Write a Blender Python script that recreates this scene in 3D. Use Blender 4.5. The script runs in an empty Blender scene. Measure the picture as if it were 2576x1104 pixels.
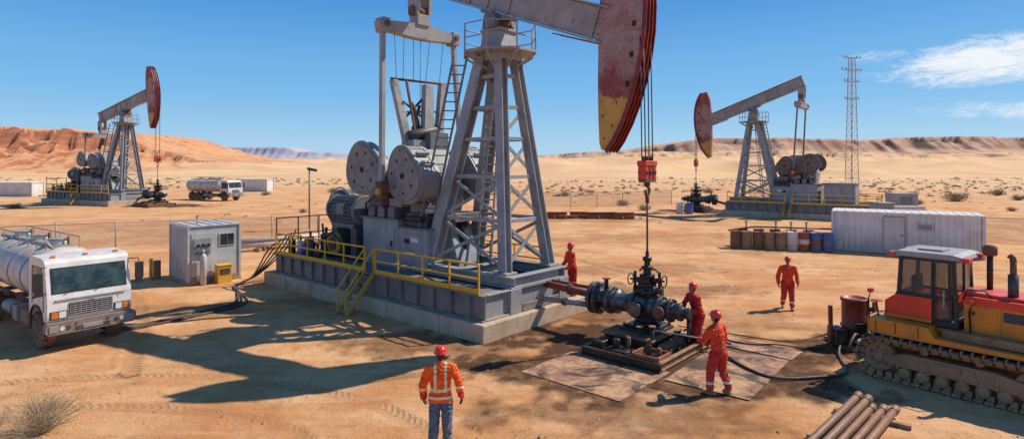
import bpy,bmesh,math,random
from mathutils import Vector,Matrix,noise
import numpy as np
random.seed(7)
rad=math.radians
scene=bpy.context.scene
COL=scene.collection
# ------------------------------------------------------------------ materials
def nt_new(name):
    m=bpy.data.materials.new(name); m.use_nodes=True
    nt=m.node_tree; b=nt.nodes['Principled BSDF']
    return m,nt,b
def N(nt,t,**k):
    n=nt.nodes.new(t)
    for a,v in k.items(): setattr(n,a,v)
    return n
def mixc(nt,f,a,b):
    n=N(nt,'ShaderNodeMix',data_type='RGBA')
    for i,v in ((0,f),(6,a),(7,b)):
        if isinstance(v,(int,float)): n.inputs[i].default_value=v
        elif isinstance(v,tuple): n.inputs[i].default_value=(v[0],v[1],v[2],1)
        else: nt.links.new(v,n.inputs[i])
    return n.outputs[2]
def mth(nt,op,a,b=None,c=None,clamp=False):
    n=N(nt,'ShaderNodeMath',operation=op,use_clamp=clamp)
    for i,v in enumerate((a,b,c)):
        if v is None: continue
        if isinstance(v,(int,float)): n.inputs[i].default_value=v
        else: nt.links.new(v,n.inputs[i])
    return n.outputs[0]
def noi(nt,co,scale,detail=6,rough=.6,dist=0):
    n=N(nt,'ShaderNodeTexNoise'); n.inputs['Scale'].default_value=scale
    n.inputs['Detail'].default_value=detail; n.inputs['Roughness'].default_value=rough
    n.inputs['Distortion'].default_value=dist
    nt.links.new(co,n.inputs['Vector']); return n.outputs[0]
def ramp(nt,v,a,b):
    n=N(nt,'ShaderNodeMapRange'); n.inputs[1].default_value=a; n.inputs[2].default_value=b
    n.interpolation_type='SMOOTHSTEP'
    nt.links.new(v,n.inputs[0]); return n.outputs[0]
SAND=(.60,.34,.16)
MC={}
def M(name,c1,c2=None,rough=.55,metal=0,scale=2.5,bump=.25,bscale=25,rust=0,rustc=(.16,.065,.03),dust=.3,streak=False):
    if name in MC: return MC[name]
    m,nt,b=nt_new(name)
    tc=N(nt,'ShaderNodeTexCoord').outputs['Object']
    if c2 is None: c2=tuple(x*.72 for x in c1)
    n1=noi(nt,tc,scale,8,.65)
    col=mixc(nt,ramp(nt,n1,.38,.66),c1,c2)
    rr=rough
    if rust>0:
        co=tc
        if streak:
            mp=N(nt,'ShaderNodeMapping'); mp.inputs['Scale'].default_value=(1,1,.22)
            nt.links.new(tc,mp.inputs[0]); co=mp.outputs[0]
        n2=noi(nt,co,scale*1.9+1,10,.72,.3)
        f=ramp(nt,n2,.72-.3*rust,.80-.26*rust)
        col=mixc(nt,f,col,rustc)
        rr=mth(nt,'MULTIPLY_ADD',f,.85-rough,rough,True)
    if dust>0:
        g=N(nt,'ShaderNodeNewGeometry')
        sp=N(nt,'ShaderNodeSeparateXYZ'); nt.links.new(g.outputs['Position'],sp.inputs[0])
        sn=N(nt,'ShaderNodeSeparateXYZ'); nt.links.new(g.outputs['Normal'],sn.inputs[0])
        low=ramp(nt,sp.outputs[2],1.3,0.0)
        n3=noi(nt,tc,6,8,.7)
        d1=mth(nt,'MULTIPLY',low,dust*1.1)
        up=ramp(nt,sn.outputs[2],.5,1.0)
        d2=mth(nt,'MULTIPLY_ADD',up,dust*.55,d1)
        d3=mth(nt,'MULTIPLY',d2,ramp(nt,n3,.3,.62),None,True)
        col=mixc(nt,d3,col,SAND)
    nt.links.new(col,b.inputs['Base Color'])
    if isinstance(rr,(int,float)): b.inputs['Roughness'].default_value=rr
    else: nt.links.new(rr,b.inputs['Roughness'])
    b.inputs['Metallic'].default_value=metal
    if bump>0:
        bp=N(nt,'ShaderNodeBump'); bp.inputs['Strength'].default_value=bump; bp.inputs['Distance'].default_value=.02
        nt.links.new(noi(nt,tc,bscale,6,.6),bp.inputs['Height']); nt.links.new(bp.outputs[0],b.inputs['Normal'])
    MC[name]=m; return m
grey=M('grey_paint',(.315,.32,.32),(.235,.24,.24),.55,.0,1.6,.25,14,rust=.42,rustc=(.15,.085,.05),dust=.35,streak=True)
greyd=M('dark_grey_paint',(.17,.18,.185),(.115,.12,.125),.55,.0,2,.25,14,rust=.42,dust=.5,streak=True)
machd=M('machine_dark_paint',(.065,.07,.075),(.04,.042,.045),.5,.1,3,.25,14,rust=.42,rustc=(.10,.05,.03),dust=.3)
greyl=M('light_grey_metal',(.35,.345,.335),(.24,.235,.225),.5,.1,2.2,.2,18,rust=.44,dust=.25)
cwface=M('counterweight_paint',(.25,.235,.225),(.17,.155,.145),.6,.0,1.4,.35,10,rust=.5,rustc=(.13,.08,.055),dust=.1)
cwside=M('counterweight_rim_paint',(.33,.325,.31),(.22,.215,.205),.55,.0,2,.3,12,rust=.48,rustc=(.14,.085,.06),dust=.2)
cwfar=M('rusty_counterweight_paint',(.15,.115,.10),(.10,.075,.065),.65,.0,1.4,.35,10,rust=.55,rustc=(.11,.06,.04),dust=.1)
beamm=M('beam_paint',(.33,.315,.30),(.23,.21,.20),.6,.0,1.1,.2,12,rust=.5,rustc=(.14,.085,.06),dust=.15)
rimred=M('dark_red_paint',(.26,.018,.013),(.12,.013,.01),.5,.0,2,.2,12,rust=.3,rustc=(.05,.015,.01),dust=0)
yelworn=M('worn_yellow_paint',(.58,.32,.06),(.46,.22,.05),.6,0,2,.2,12,rust=.42,rustc=(.12,.06,.03),dust=.1)
yellow=M('yellow_paint',(.76,.42,.02),(.64,.32,.02),.5,0,3,.15,20,rust=.3,dust=.2)
rustm=M('rusty_steel',(.20,.085,.045),(.10,.045,.03),.8,.1,3,.5,30,rust=.3,rustc=(.30,.13,.05),dust=.35)
rustred=M('rust_red_steel',(.36,.07,.035),(.22,.05,.028),.7,.0,2.5,.4,30,rust=.35,dust=.2)
oily=M('oily_black_steel',(.018,.015,.014),(.045,.03,.02),.34,.2,4,.4,30,rust=.38,rustc=(.085,.036,.016),dust=.04)
steel=M('worn_steel',(.15,.145,.14),(.04,.036,.034),.36,.45,3.5,.3,25,rust=.6,rustc=(.028,.02,.016),dust=.04)
blackm=M('black_paint',(.02,.02,.022),(.035,.032,.03),.5,.0,4,.2,20,dust=.25)
cable=M('cable_steel',(.03,.03,.035),(.06,.05,.045),.5,.3,8,.2,60,dust=0)
rubber=M('black_rubber',(.022,.021,.02),(.035,.03,.026),.8,0,6,.3,30,dust=.55)
hosem=M('hose_rubber',(.02,.018,.018),(.04,.032,.026),.6,0,6,.2,30,dust=.12)
white=M('white_paint',(.76,.73,.68),(.62,.58,.52),.42,0,1.7,.1,14,rust=.32,rustc=(.33,.22,.13),dust=.6,streak=True)
tankm=M('tank_paint',(.66,.61,.54),(.50,.43,.35),.55,.0,1.2,.1,14,rust=.36,rustc=(.34,.22,.13),dust=.75,streak=True)
contw=M('container_white',(.72,.70,.67),(.58,.55,.50),.6,0,1.0,.1,14,rust=.38,rustc=(.33,.20,.12),dust=.5,streak=True)
conc=M('concrete',(.54,.46,.36),(.38,.29,.20),.9,0,1.6,.6,22,rust=.52,rustc=(.23,.13,.065),dust=.5,streak=True)
dozy=M('dozer_yellow',(.72,.245,.014),(.54,.19,.02),.5,.0,2,.2,16,rust=.38,rustc=(.17,.09,.05),dust=.4)
dozr=M('dozer_red',(.76,.055,.018),(.64,.04,.018),.38,.0,2,.1,16,rust=.22,dust=.25)
trackm=M('dusty_track_steel',(.15,.10,.065),(.26,.17,.105),.8,.0,5,.5,30,rust=.3,rustc=(.06,.04,.03),dust=.7)
brownm=M('dusty_brown_steel',(.30,.18,.09),(.20,.12,.06),.8,.0,3,.4,25,rust=.35,rustc=(.10,.06,.04),dust=.5)
orangered=M('safety_red_paint',(.66,.06,.018),(.42,.04,.018),.5,0,4,.2,20,rust=.3,dust=.1)
bluem=M('blue_paint',(.03,.12,.36),(.03,.08,.22),.5,0,4,.2,20,rust=.35,dust=.3)
wood=M('weathered_timber',(.20,.13,.08),(.11,.07,.045),.9,0,5,.5,30,dust=.4)
lampw=M('lamp_lens',(.75,.75,.72),(.6,.6,.58),.15,0,8,.05,40,dust=.1)
lampo=M('amber_lens',(.75,.22,.02),(.6,.16,.02),.25,0,8,.05,40,dust=.1)
darkm=M('dark_interior',(.012,.012,.012),(.02,.018,.016),.8,0,5,.1,20,dust=0)  # near-black, mostly painted shade for holes and hollows
def glass(name,c,r=.06):
    m,nt,b=nt_new(name)
    tc=N(nt,'ShaderNodeTexCoord').outputs['Object']
    n=noi(nt,tc,2.2,6,.6)
    nt.links.new(mixc(nt,ramp(nt,n,.35,.7),c,tuple(x*2.4+.015 for x in c)),b.inputs['Base Color'])
    b.inputs['Roughness'].default_value=r; b.inputs['Specular IOR Level'].default_value=.5
    return m
glassm=glass('dark_glass',(.02,.032,.03),.1)
def headpaint():
    m,nt,b=nt_new('horsehead_paint'); tc=N(nt,'ShaderNodeTexCoord').outputs['Object']
    sp=N(nt,'ShaderNodeSeparateXYZ'); nt.links.new(tc,sp.inputs[0]); x,z=sp.outputs[0],sp.outputs[2]
    n1=noi(nt,tc,.8,9,.68,.2); n2=noi(nt,tc,3.2,10,.75,.3); n3=noi(nt,tc,11,8,.7)
    prim=mixc(nt,ramp(nt,n2,.4,.65),(.36,.25,.23),(.28,.15,.13))
    red=mixc(nt,ramp(nt,n2,.35,.6),(.30,.055,.038),(.21,.035,.026))
    cen=ramp(nt,mth(nt,'ABSOLUTE',mth(nt,'SUBTRACT',z,.1)),2.3,.6)
    f=ramp(nt,mth(nt,'ADD',n1,mth(nt,'MULTIPLY',cen,.16)),.46,.70)
    c=mixc(nt,f,red,prim)
    yb=mth(nt,'MULTIPLY_ADD',x,.35,z); yb=mth(nt,'ADD',yb,mth(nt,'MULTIPLY',mth(nt,'SUBTRACT',n2,.5),.9))
    yf=ramp(nt,yb,-1.78,-1.88)
    yc=mixc(nt,ramp(nt,n1,.4,.6),(.60,.32,.06),(.46,.23,.06))
    c=mixc(nt,yf,c,yc)
    c=mixc(nt,mth(nt,'MULTIPLY',ramp(nt,n3,.57,.66),.8),c,(.12,.05,.035))
    nt.links.new(c,b.inputs['Base Color']); b.inputs['Roughness'].default_value=.6
    bp=N(nt,'ShaderNodeBump'); bp.inputs['Strength'].default_value=.3; bp.inputs['Distance'].default_value=.02
    nt.links.new(n2,bp.inputs['Height']); nt.links.new(bp.outputs[0],b.inputs['Normal']); return m
headm=headpaint()
# ------------------------------------------------------------------ mesh builder
def frame(d,up=(0,0,1)):
    d=Vector(d).normalized(); up=Vector(up)
    if abs(d.dot(up))>.98: up=Vector((1,0,0))
    x=up.cross(d).normalized(); y=d.cross(x)
    return x,y,d
class MB:
    def __init__(s): s.V=[];s.F=[];s.Mi=[];s.S=[];s.mats=[]
    def add(s,vs,fs,mat,sm=False):
        if mat not in s.mats: s.mats.append(mat)
        i=s.mats.index(mat); o=len(s.V)
        s.V+= [tuple(v) for v in vs]
        for f in fs: s.F.append([o+k for k in f]); s.Mi.append(i); s.S.append(sm)
    def box(s,c,sz,mat,rot=None):
        vs=[]
        for a in(-.5,.5):
            for b in(-.5,.5):
                for d in(-.5,.5):
                    v=Vector((a*sz[0],b*sz[1],d*sz[2]))
                    if rot is not None: v=rot@v
                    vs.append(Vector(c)+v)
        s.add(vs,[(0,1,3,2),(4,6,7,5),(0,4,5,1),(2,3,7,6),(0,2,6,4),(1,5,7,3)],mat)
    def bx(s,x0,x1,y0,y1,z0,z1,mat): s.box(((x0+x1)/2,(y0+y1)/2,(z0+z1)/2),(abs(x1-x0),abs(y1-y0),abs(z1-z0)),mat)
    def beam(s,p1,p2,w,h,mat,up=(0,0,1),w2=None,h2=None):
        p1=Vector(p1);p2=Vector(p2);x,y,d=frame(p2-p1,up)
        w2=w if w2 is None else w2; h2=h if h2 is None else h2
        vs=[]
        for p,a,b in((p1,w,h),(p2,w2,h2)):
            for i,j in((-.5,-.5),(.5,-.5),(.5,.5),(-.5,.5)): vs.append(p+x*a*i+y*b*j)
        s.add(vs,[(3,2,1,0),(4,5,6,7),(0,1,5,4),(1,2,6,5),(2,3,7,6),(3,0,4,7)],mat)
    def ibeam(s,p1,p2,w,h,mat,th=.03,up=(0,0,1)):
        p1=Vector(p1);p2=Vector(p2);x,y,d=frame(p2-p1,up)
        for k in(-1,1): 
            o=y*k*(h/2-th/2); s.beam(p1+o,p2+o,w,th,mat,up)
        s.beam(p1,p2,th*1.2,h-2*th,mat,up)
    def cyl(s,p1,p2,r,mat,r2=None,n=16,sm=True):
        p1=Vector(p1);p2=Vector(p2);x,y,d=frame(p2-p1); r2=r if r2 is None else r2
        vs=[]
        for p,q in((p1,r),(p2,r2)):
            for i in range(n):
                a=2*math.pi*i/n; vs.append(p+x*q*math.cos(a)+y*q*math.sin(a))
        s.add(vs,[(i,(i+1)%n,n+(i+1)%n,n+i) for i in range(n)],mat,sm)
        o=len(s.V)-2*n; i=s.mats.index(mat)
        s.F.append([o+k for k in range(n)][::-1]); s.Mi.append(i); s.S.append(False)
        s.F.append([o+n+k for k in range(n)]); s.Mi.append(i); s.S.append(False)
    def tube(s,pts,r,mat,n=8):
        pts=[Vector(p) for p in pts]; vs=[]
        for k,p in enumerate(pts):
            d=(pts[min(k+1,len(pts)-1)]-pts[max(k-1,0)])
            x,y,_=frame(d)
            for i in range(n):
                a=2*math.pi*i/n; vs.append(p+x*r*math.cos(a)+y*r*math.sin(a))
        fs=[]
        for k in range(len(pts)-1):
            for i in range(n): fs.append((k*n+i,k*n+(i+1)%n,(k+1)*n+(i+1)%n,(k+1)*n+i))
        fs.append(tuple(range(n))[::-1]); fs.append(tuple((len(pts)-1)*n+i for i in range(n)))
        s.add(vs,fs,mat,True)
    def lathe(s,prof,c,axis,mat,n=24,sm=True):
        c=Vector(c);x,y,d=frame(axis); vs=[]
        for r,a in prof:
            for i in range(n):
                t=2*math.pi*i/n; vs.append(c+d*a+x*r*math.cos(t)+y*r*math.sin(t))
        fs=[]
        for k in range(len(prof)-1):
            for i in range(n): fs.append((k*n+i,k*n+(i+1)%n,(k+1)*n+(i+1)%n,(k+1)*n+i))
        s.add(vs,fs,mat,sm)
        o=len(s.V)-len(prof)*n; mi=s.mats.index(mat)
        if prof[0][0]>1e-4: s.F.append([o+k for k in range(n)][::-1]); s.Mi.append(mi); s.S.append(False)
        if prof[-1][0]>1e-4: s.F.append([o+(len(prof)-1)*n+k for k in range(n)]); s.Mi.append(mi); s.S.append(False)
    def prism(s,poly,y0,y1,mat,sm=False,side=None):
        n=len(poly); vs=[(p[0],y0,p[1]) for p in poly]+[(p[0],y1,p[1]) for p in poly]
        s.add(vs,[tuple(range(n)),tuple(range(2*n-1,n-1,-1))],mat)
        s.add(vs,[(i,(i+1)%n,n+(i+1)%n,n+i) for i in range(n)],side or mat,sm)
    def prismx(s,poly,x0,x1,mat,sm=False):
        n=len(poly); vs=[(x0,p[0],p[1]) for p in poly]+[(x1,p[0],p[1]) for p in poly]
        s.add(vs,[tuple(range(n)),tuple(range(2*n-1,n-1,-1))],mat)
        s.add(vs,[(i,(i+1)%n,n+(i+1)%n,n+i) for i in range(n)],mat,sm)
    def obj(s,name,parent=None,bevel=.008,label=None,recalc=True):
        me=bpy.data.meshes.new(name); me.from_pydata(s.V,[],s.F)
        for m in s.mats: me.materials.append(m)
        me.polygons.foreach_set('material_index',s.Mi); me.polygons.foreach_set('use_smooth',s.S)
        if recalc:
            bm=bmesh.new(); bm.from_mesh(me)
            bmesh.ops.recalc_face_normals(bm,faces=bm.faces); bm.to_mesh(me); bm.free()
        me.update()
        o=bpy.data.objects.new(name,me); COL.objects.link(o)
        if parent: o.parent=parent
        if bevel:
            b=o.modifiers.new('bevel','BEVEL'); b.width=bevel; b.segments=1; b.limit_method='ANGLE'; b.angle_limit=rad(50)
        if label: o['label']=label
        return o
def thing(name,label,cat,loc=(0,0,0),rz=0,sc=1,group=None):
    e=bpy.data.objects.new(name,None); e.empty_display_size=.3
    e.location=loc; e.rotation_euler=(0,0,rz); e.scale=(sc,sc,sc); COL.objects.link(e)
    e['label']=label; e['category']=cat
    if group: e['group']=group
    return e
def tag(o,label,cat,group=None):
    o['label']=label;o['category']=cat
    if group:o['group']=group
    return o
# ------------------------------------------------------------------ pump jack
def pump(loc,rz,sc,m,tilt,headrot,label,main=True):
    e=thing('pump_jack',label,'oil pump',loc,rz,sc,'oil pump jacks in the desert field')
    P=lambda s,t,z:(s,t*m,z)
    drv=main or tilt>0
    b=MB(); n=7
    for i in range(n):
        x0=-12.7+12.7*i/n; x1=-12.7+12.7*(i+1)/n-.012
        b.bx(x0,x1,-2.95*m,2.6*m,-.15,.5,conc)
    b.obj('concrete_base',e,.03)
    b=MB()
    T0,T1=-2.6,1.3; SX=-.35
    for t in(T0,T1): b.ibeam(P(-12.3,t,.88),P(SX+.1,t,.88),.26,.74,greyd,.04)
    for s_ in(-12.2,SX): b.ibeam(P(s_,T0+.1,.88),P(s_,T1-.1,.88),.24,.735,grey,.04)
    for i in range(15):
        s_=-11.7+i*.78
        for t in(T0,T1): b.bx(s_-.015,s_+.015,t*m-.125,t*m+.125,.55,1.2,greyd)
    b.bx(-12.1,-4.7,(T0+.15)*m,(T1-.15)*m,1.17,1.235,greyd)
    b.bx(-4.7,SX-.12,(T0+.15)*m,-1.6*m,1.17,1.235,greyd)
    b.bx(-4.6,SX-.12,-1.5*m,1.15*m,.55,.62,darkm)
    for t in(-1.35,1.15): b.ibeam(P(-4.75,t,1.42),P(SX+.12,t,1.42),.3,.34,grey,.04)
    for s_ in(-4.6,-2.6,SX-.02): b.ibeam(P(s_,-1.2,1.42),P(s_,1.0,1.42),.28,.335,grey,.04)
    for t in(-1.3,1.1): b.bx(SX-.2,SX+.14,(t-.25)*m,(t+.25)*m,.52,1.24,grey)
    b.bx(SX+.1,SX+.15,-1.0*m,.8*m,.52,.75,greyd)
    for s_ in(-.8,-4.2):
        for t in(-1.15,1.0): b.bx(s_-.28,s_+.28,(t-.26)*m,(t+.26)*m,1.592,1.65,grey)
    b.obj('skid_frame',e,.006)
    b=MB()
    feet={'fn':(-.8,-1.15),'ff':(-.8,1.0),'bn':(-4.2,-1.15),'bf':(-4.2,1.0)}
    tops={'fn':(-1.72,-.36),'ff':(-1.72,.36),'bn':(-2.5,-.36),'bf':(-2.5,.36)}
    Z0,Z1=1.65,8.55
    def L(k,f):
        a=feet[k];c=tops[k]; return P(a[0]+(c[0]-a[0])*f,a[1]+(c[1]-a[1])*f,Z0+(Z1-Z0)*f)
    for k in feet:
        w=.42 if k[0]=='b' else .33
        b.ibeam(L(k,0),L(k,1),w,w*.95,grey,.045,up=(0,1,0))
    lv=[.0,.22,.42,.60,.75,.9,1.0]
    for f in lv[1:]:
        for a,c in(('fn','ff'),('fn','bn'),('bn','bf')):
            b.beam(L(a,f),L(c,f),.1,.12,grey)
    b.beam(L('ff',.22),L('bf',.22),.1,.12,grey); b.beam(L('ff',.6),L('bf',.6),.1,.12,grey)
    for i in range(len(lv)-3):
        f0,f1=lv[i],lv[i+1]
        for a,c in (('fn','ff'),) + ((('fn','bn'),) if i<2 else ()) + ((('ff','bf'),) if i==0 else ()):
            b.beam(L(a,f0+.01),L(c,f1-.01),.05,.11,grey)
            if i<3: b.beam(L(c,f0+.01),L(a,f1-.01),.05,.11,grey)
    b.obj('samson_post',e,.006)
    def ladder(p1,p2,w,side,mat,step=.3):
        b=MB()
        p1=Vector(p1);p2=Vector(p2);sd=Vector(side).normalized()*w/2
        b.beam(p1-sd,p2-sd,.06,.06,mat); b.beam(p1+sd,p2+sd,.06,.06,mat)
        n=int((p2-p1).length/step)
        for i in range(1,n):
            q=p1.lerp(p2,i/n); b.cyl(q-sd,q+sd,.024,mat,n=6)
        b.obj('ladder',e,0)
    ladder(P(-2.9,.1,1.6),P(-2.25,0,8.6),.46,(.6,.8*m,0),grey)
    ladder(P(-4.75,-1.35,1.3),P(-3.2,-.75,8.6),.45,(.7,.7*m,0),greyd)
    b=MB(); cx=-2.1
    oct_=[(cx+1.25*math.cos(rad(22.5+45*i))*1.05,1.25*m*math.sin(rad(22.5+45*i))) for i in range(8)]
    vs=[(x,y,8.62) for x,y in oct_]+[(x,y,8.7) for x,y in oct_]
    b.add(vs,[tuple(range(8))[::-1],tuple(range(8,16))]+[(i,(i+1)%8,8+(i+1)%8,8+i) for i in range(8)],grey)
    for i in range(8):
        a=oct_[i];c=oct_[(i+1)%8]
        b.cyl((a[0]*.98+cx*.02,a[1]*.98,8.7),(a[0]*.98+cx*.02,a[1]*.98,9.55),.025,grey,n=6)
        for z in(9.1,9.55): b.cyl((a[0]*.98+cx*.02,a[1]*.98,z),(c[0]*.98+cx*.02,c[1]*.98,z),.022,grey,n=6)
        b.beam((a[0],a[1],8.61),(cx+(a[0]-cx)*.35,a[1]*.35,8.1),.06,.06,grey)
    b.bx(cx-.55,cx+.55,-.5*m,.5*m,8.4,8.62,grey)
    b.obj('service_platform',e,.004)
    b=MB()
    b.prism([(cx-.5,8.7),(cx+.5,8.7),(cx+.38,9.35),(cx-.38,9.35)],-.42,.42,grey)
    b.bx(cx-.45,cx+.45,-.46,.46,9.35,9.45,grey)
    b.cyl((cx,-.5,9.68),(cx,.5,9.68),.24,rustm)
    for t in(-.42,.42):
        b.prism([(cx-.3,9.45),(cx+.3,9.45),(cx+.22,9.9),(cx+.1,10.0),(cx-.1,10.0),(cx-.22,9.9)],t-.1,t+.1,greyd)
    for t in(-.3,.3):
        for ds in(-.33,.33): b.cyl((cx+ds,t,9.4),(cx+ds,t,9.56),.04,rustm,n=6)
    b.obj('saddle_bearing',e,.01)
    piv=Vector((cx,0,10.0)); ct,st=math.cos(tilt),math.sin(tilt)
    def B(u,v,y=0): return (piv.x+u*ct-v*st,y,piv.z+u*st+v*ct)
    b=MB()
    uw=(-st,0,ct)
    b.beam(B(-4.75,.5),B(4.35,.5),.3,.92,beamm,up=uw)
    for v in(.0,1.0): b.beam(B(-4.8,v),B(4.4,v),.52,.055,beamm,up=uw)
    for u in(-4.0,-1.4,-.5,.5,4.0):
        for y in(-.2,.2): b.beam(B(u,.03,y),B(u,.97,y),.025,.1,beamm,up=(1,0,0))
    b.beam(B(-.6,-.07),B(.6,-.07),.62,.09,greyd,up=uw)
    for y in(-.2,.2): b.beam(B(2.6,-.12,y),B(4.1,-.05,y),.03,.04,rustm,up=uw)
    for u in (-4.6,-4.3,4.05,4.2):
        for v in(.2,.5,.8):
            for y in(-.16,.16): b.cyl(B(u,v,y*.9),B(u,v,y*1.12),.03,rustm,n=6)
    b.obj('walking_beam',e,.008)
    end=Vector(B(4.35,.35))
    prof=[(1.93,5.72),(2.0,5.52),(2.16,5.5),(2.4,5.8),(2.68,6.3),(2.92,6.85),(3.12,7.45),(3.27,8.1),(3.37,8.8),(3.4,9.5),(3.36,10.15),(3.24,10.8),(3.03,11.35),(2.75,11.8),(2.4,11.92),(2.15,11.3),(1.97,10.2),(1.9,8.9),(1.88,7.6),(1.89,6.6)]
    if not main: prof=[(x+(.0 if x>2.5 else -.12),z) for x,z in prof]
    c0=Vector((2.05,8.95)); cr,sr=math.cos(headrot),math.sin(headrot)
    def H(p): return (p[0]-c0.x,p[1]-c0.y)
    def HW(p):
        x,z=H(p); return (end.x+x*cr-z*sr,end.z+x*sr+z*cr)
    Wd=.17
    b=MB(); b.prism([H(p) for p in prof],-Wd,Wd,headm)
    hd=b.obj('horsehead',e,.012); hd.location=(end.x,0,end.z); hd.rotation_euler=(0,-headrot,0)
    b=MB()
    front=prof[2:14]
    def strip(off,y0,y1,th,mat):
        vs=[]; k=len(front)
        for i,p in enumerate(front):
            q0=front[max(i-1,0)];q1=front[min(i+1,k-1)]
            d=Vector((q1[0]-q0[0],q1[1]-q0[1])).normalized(); nrm=Vector((d.y,-d.x))
            A=H(Vector(p)+nrm*off); C=H(Vector(p)+nrm*(off+th))
            vs+=[(A[0],y0,A[1]),(C[0],y0,C[1]),(C[0],y1,C[1]),(A[0],y1,A[1])]
        fs=[(3,2,1,0)]
        for i in range(k-1):
            for j in range(4): fs.append((i*4+j,i*4+(j+1)%4,(i+1)*4+(j+1)%4,(i+1)*4+j))
        fs.append(tuple((k-1)*4+j for j in range(4)))
        b.add(vs,fs,mat)
    strip(-.01,-.27,.27,.05,rimred)
    for y in(-.27,-.09,.09,.27): strip(.04,y-.02,y+.02,.08,rimred)
    b.obj('head_rim',hd,.004)
    for p in((2.85,7.35),(2.98,8.15),(3.06,9.0),(3.05,9.85),(2.9,10.7),(2.35,6.2),(2.08,5.85),(2.05,6.5),(2.5,6.85),(2.15,9.9),(2.1,7.8)):
        q=H(p); r=.095 if p[0]>2.8 else .045
        b=MB(); b.box((q[0],0,q[1]),(r*1.6,Wd*2+.014,r*1.9),darkm); b.obj('painted_hole',hd,.02 if main else 0)  # solid dark block; its black stands for the shade of a hole
    RS=3.42
    arc0=HW((3.2,7.7))
    for dx,dy in((-.05,-.2),(.06,-.2),(-.05,.2),(.06,.2)):
        b=MB(); b.cyl((RS+dx,dy*m,5.0),(min(RS+dx,arc0[0]+.16) if not main else RS+dx*.9-.06,dy*m*1.05,arc0[1]+.9),.016,cable,n=6)
        b.obj('bridle_cable',e,0)
    b=MB()
    b.bx(RS-.14,RS+.14,-.32,.32,4.92,5.06,orangered)
    for t in(-.22,0,.22):
        b.bx(RS-.12,RS+.12,t-.08,t+.08,4.55,4.92,orangered if t else rustred); b.cyl((RS-.15,t,4.74),(RS+.15,t,4.74),.05,blackm,n=10)
        b.cyl((RS,t,5.06),(RS,t,5.18),.055,rustm,n=8)
    b.bx(RS-.11,RS+.11,-.3,.3,4.47,4.55,rustm)
    b.cyl((RS,0,4.36),(RS,0,4.48),.08,rustm,n=10)
    b.obj('carrier_block',e,.01)
    b=MB()
    pts=[(RS,.0+.11*math.sin(a),4.22+.13*math.cos(a)) for a in [rad(x) for x in range(-10,310,20)]]
    b.tube(pts,.036,rustm,8); b.obj('hook',e,0)
    b=MB(); b.cyl((RS,0,2.2),(RS,0,4.12),.028,rustm,n=8); b.cyl((RS,0,3.9),(RS,0,4.13),.055,rustm,n=8); b.obj('polished_rod',e,0)
    tail=Vector(B(-4.4,0)); se=tail.x; ze=tail.z-1.55
    b=MB()
    b.prismx([(-1.95,ze+.1),(-1.9,ze-.2),(-.4,ze-.3),(.4,ze-.3),(1.9,ze-.2),(1.95,ze+.1),(.3,ze+.26),(-.3,ze+.26)],se-.2,se+.2,beamm)
    b.bx(se-.26,se+.26,-.3,.3,ze+.2,ze+.62,grey)
    b.cyl((se,-.42,ze+.75),(se,.42,ze+.75),.2,rustm)
    for t in(-.3,.3): b.prism([(se-.25,ze+.6),(se+.25,ze+.6),(se+.3,tail.z+.02),(se-.3,tail.z+.02)],t-.06,t+.06,beamm)
    for t in(-1.7,1.7):
        b.bx(se-.23,se+.23,t-.16,t+.16,ze-.3,ze+.22,beamm); b.cyl((se-.3,t,ze),(se+.3,t,ze),.1,rustm,n=12)
    b.obj('equalizer_bar',e,.012)
    cs,cz=-6.1,4.55
    pin=(cs+.2,4.0) if tilt<0 else (cs+.1,3.5)
    ksc=1.0 if main else .8
    for sd in(-1,1):
        b=MB()
        t=2.0*sd*m; tt=1.72*sd*m
        pw=.16 if main else .11
        b.beam((se,tt,ze-.05),(pin[0],t,pin[1]),pw,pw+.02,greyl if main else greyd,up=(1,0,0))
        b.bx(pin[0]-.2,pin[0]+.2,t-.13,t+.13,pin[1]-.45,pin[1]+.35,rustm)
        b.cyl((pin[0],t-.2,pin[1]),(pin[0],t+.2,pin[1]),.13,yelworn if sd<0 else rustm,n=14)
        for dz in(-.33,.25):
            for dx in(-.12,.12): b.cyl((pin[0]+dx,t-.17,pin[1]+dz),(pin[0]+dx,t+.17,pin[1]+dz),.035,blackm,n=6)
        b.obj('pitman_arm',e,.01)
        b=MB()
        b.prism([(cs-2.0*ksc,cz-.25),(cs+1.9*ksc,cz-.3),(cs+2.0*ksc,cz+.25),(cs-2.0*ksc,cz+.35)],m*sd*1.1,m*sd*1.4,greyd)
        b.cyl((cs,m*sd*.7,cz),(cs,m*sd*1.5,cz),.3,greyl)
        b.obj('crank',e,.02)
        for k,(dx,dz,rr,t0,t1) in enumerate(((-1.22*ksc,.2,1.06*ksc,1.4,1.85),(1.15*ksc,.0,.95*ksc,.9,1.85))):
            def blob(sc_,n_=40):
                out=[]
                for i in range(n_):
                    a=2*math.pi*i/n_
                    r=rr*sc_*(1+.09*math.cos(2*a+(.6 if k==0 else 1.9))+.06*math.cos(3*a+1))
                    out.append((cs+dx+r*math.cos(a),cz+dz+r*math.sin(a)))
                return out
            fm,sm_=(cwface,cwside) if main or tilt>0 else (cwfar,cwfar)
            b=MB()
            if sd>0 and k==0: t1=1.6
            if not main: t0=max(t0,1.35)
            b.prism(blob(1),m*sd*t0,m*sd*(t1-.05),fm,sm=True,side=sm_)
            b.prism(blob(1.035),m*sd*(t1-.16),m*sd*(t1-.08),sm_,sm=True)
            b.prism(blob(.9),m*sd*(t1-.06),m*sd*t1,fm,side=sm_)
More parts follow.
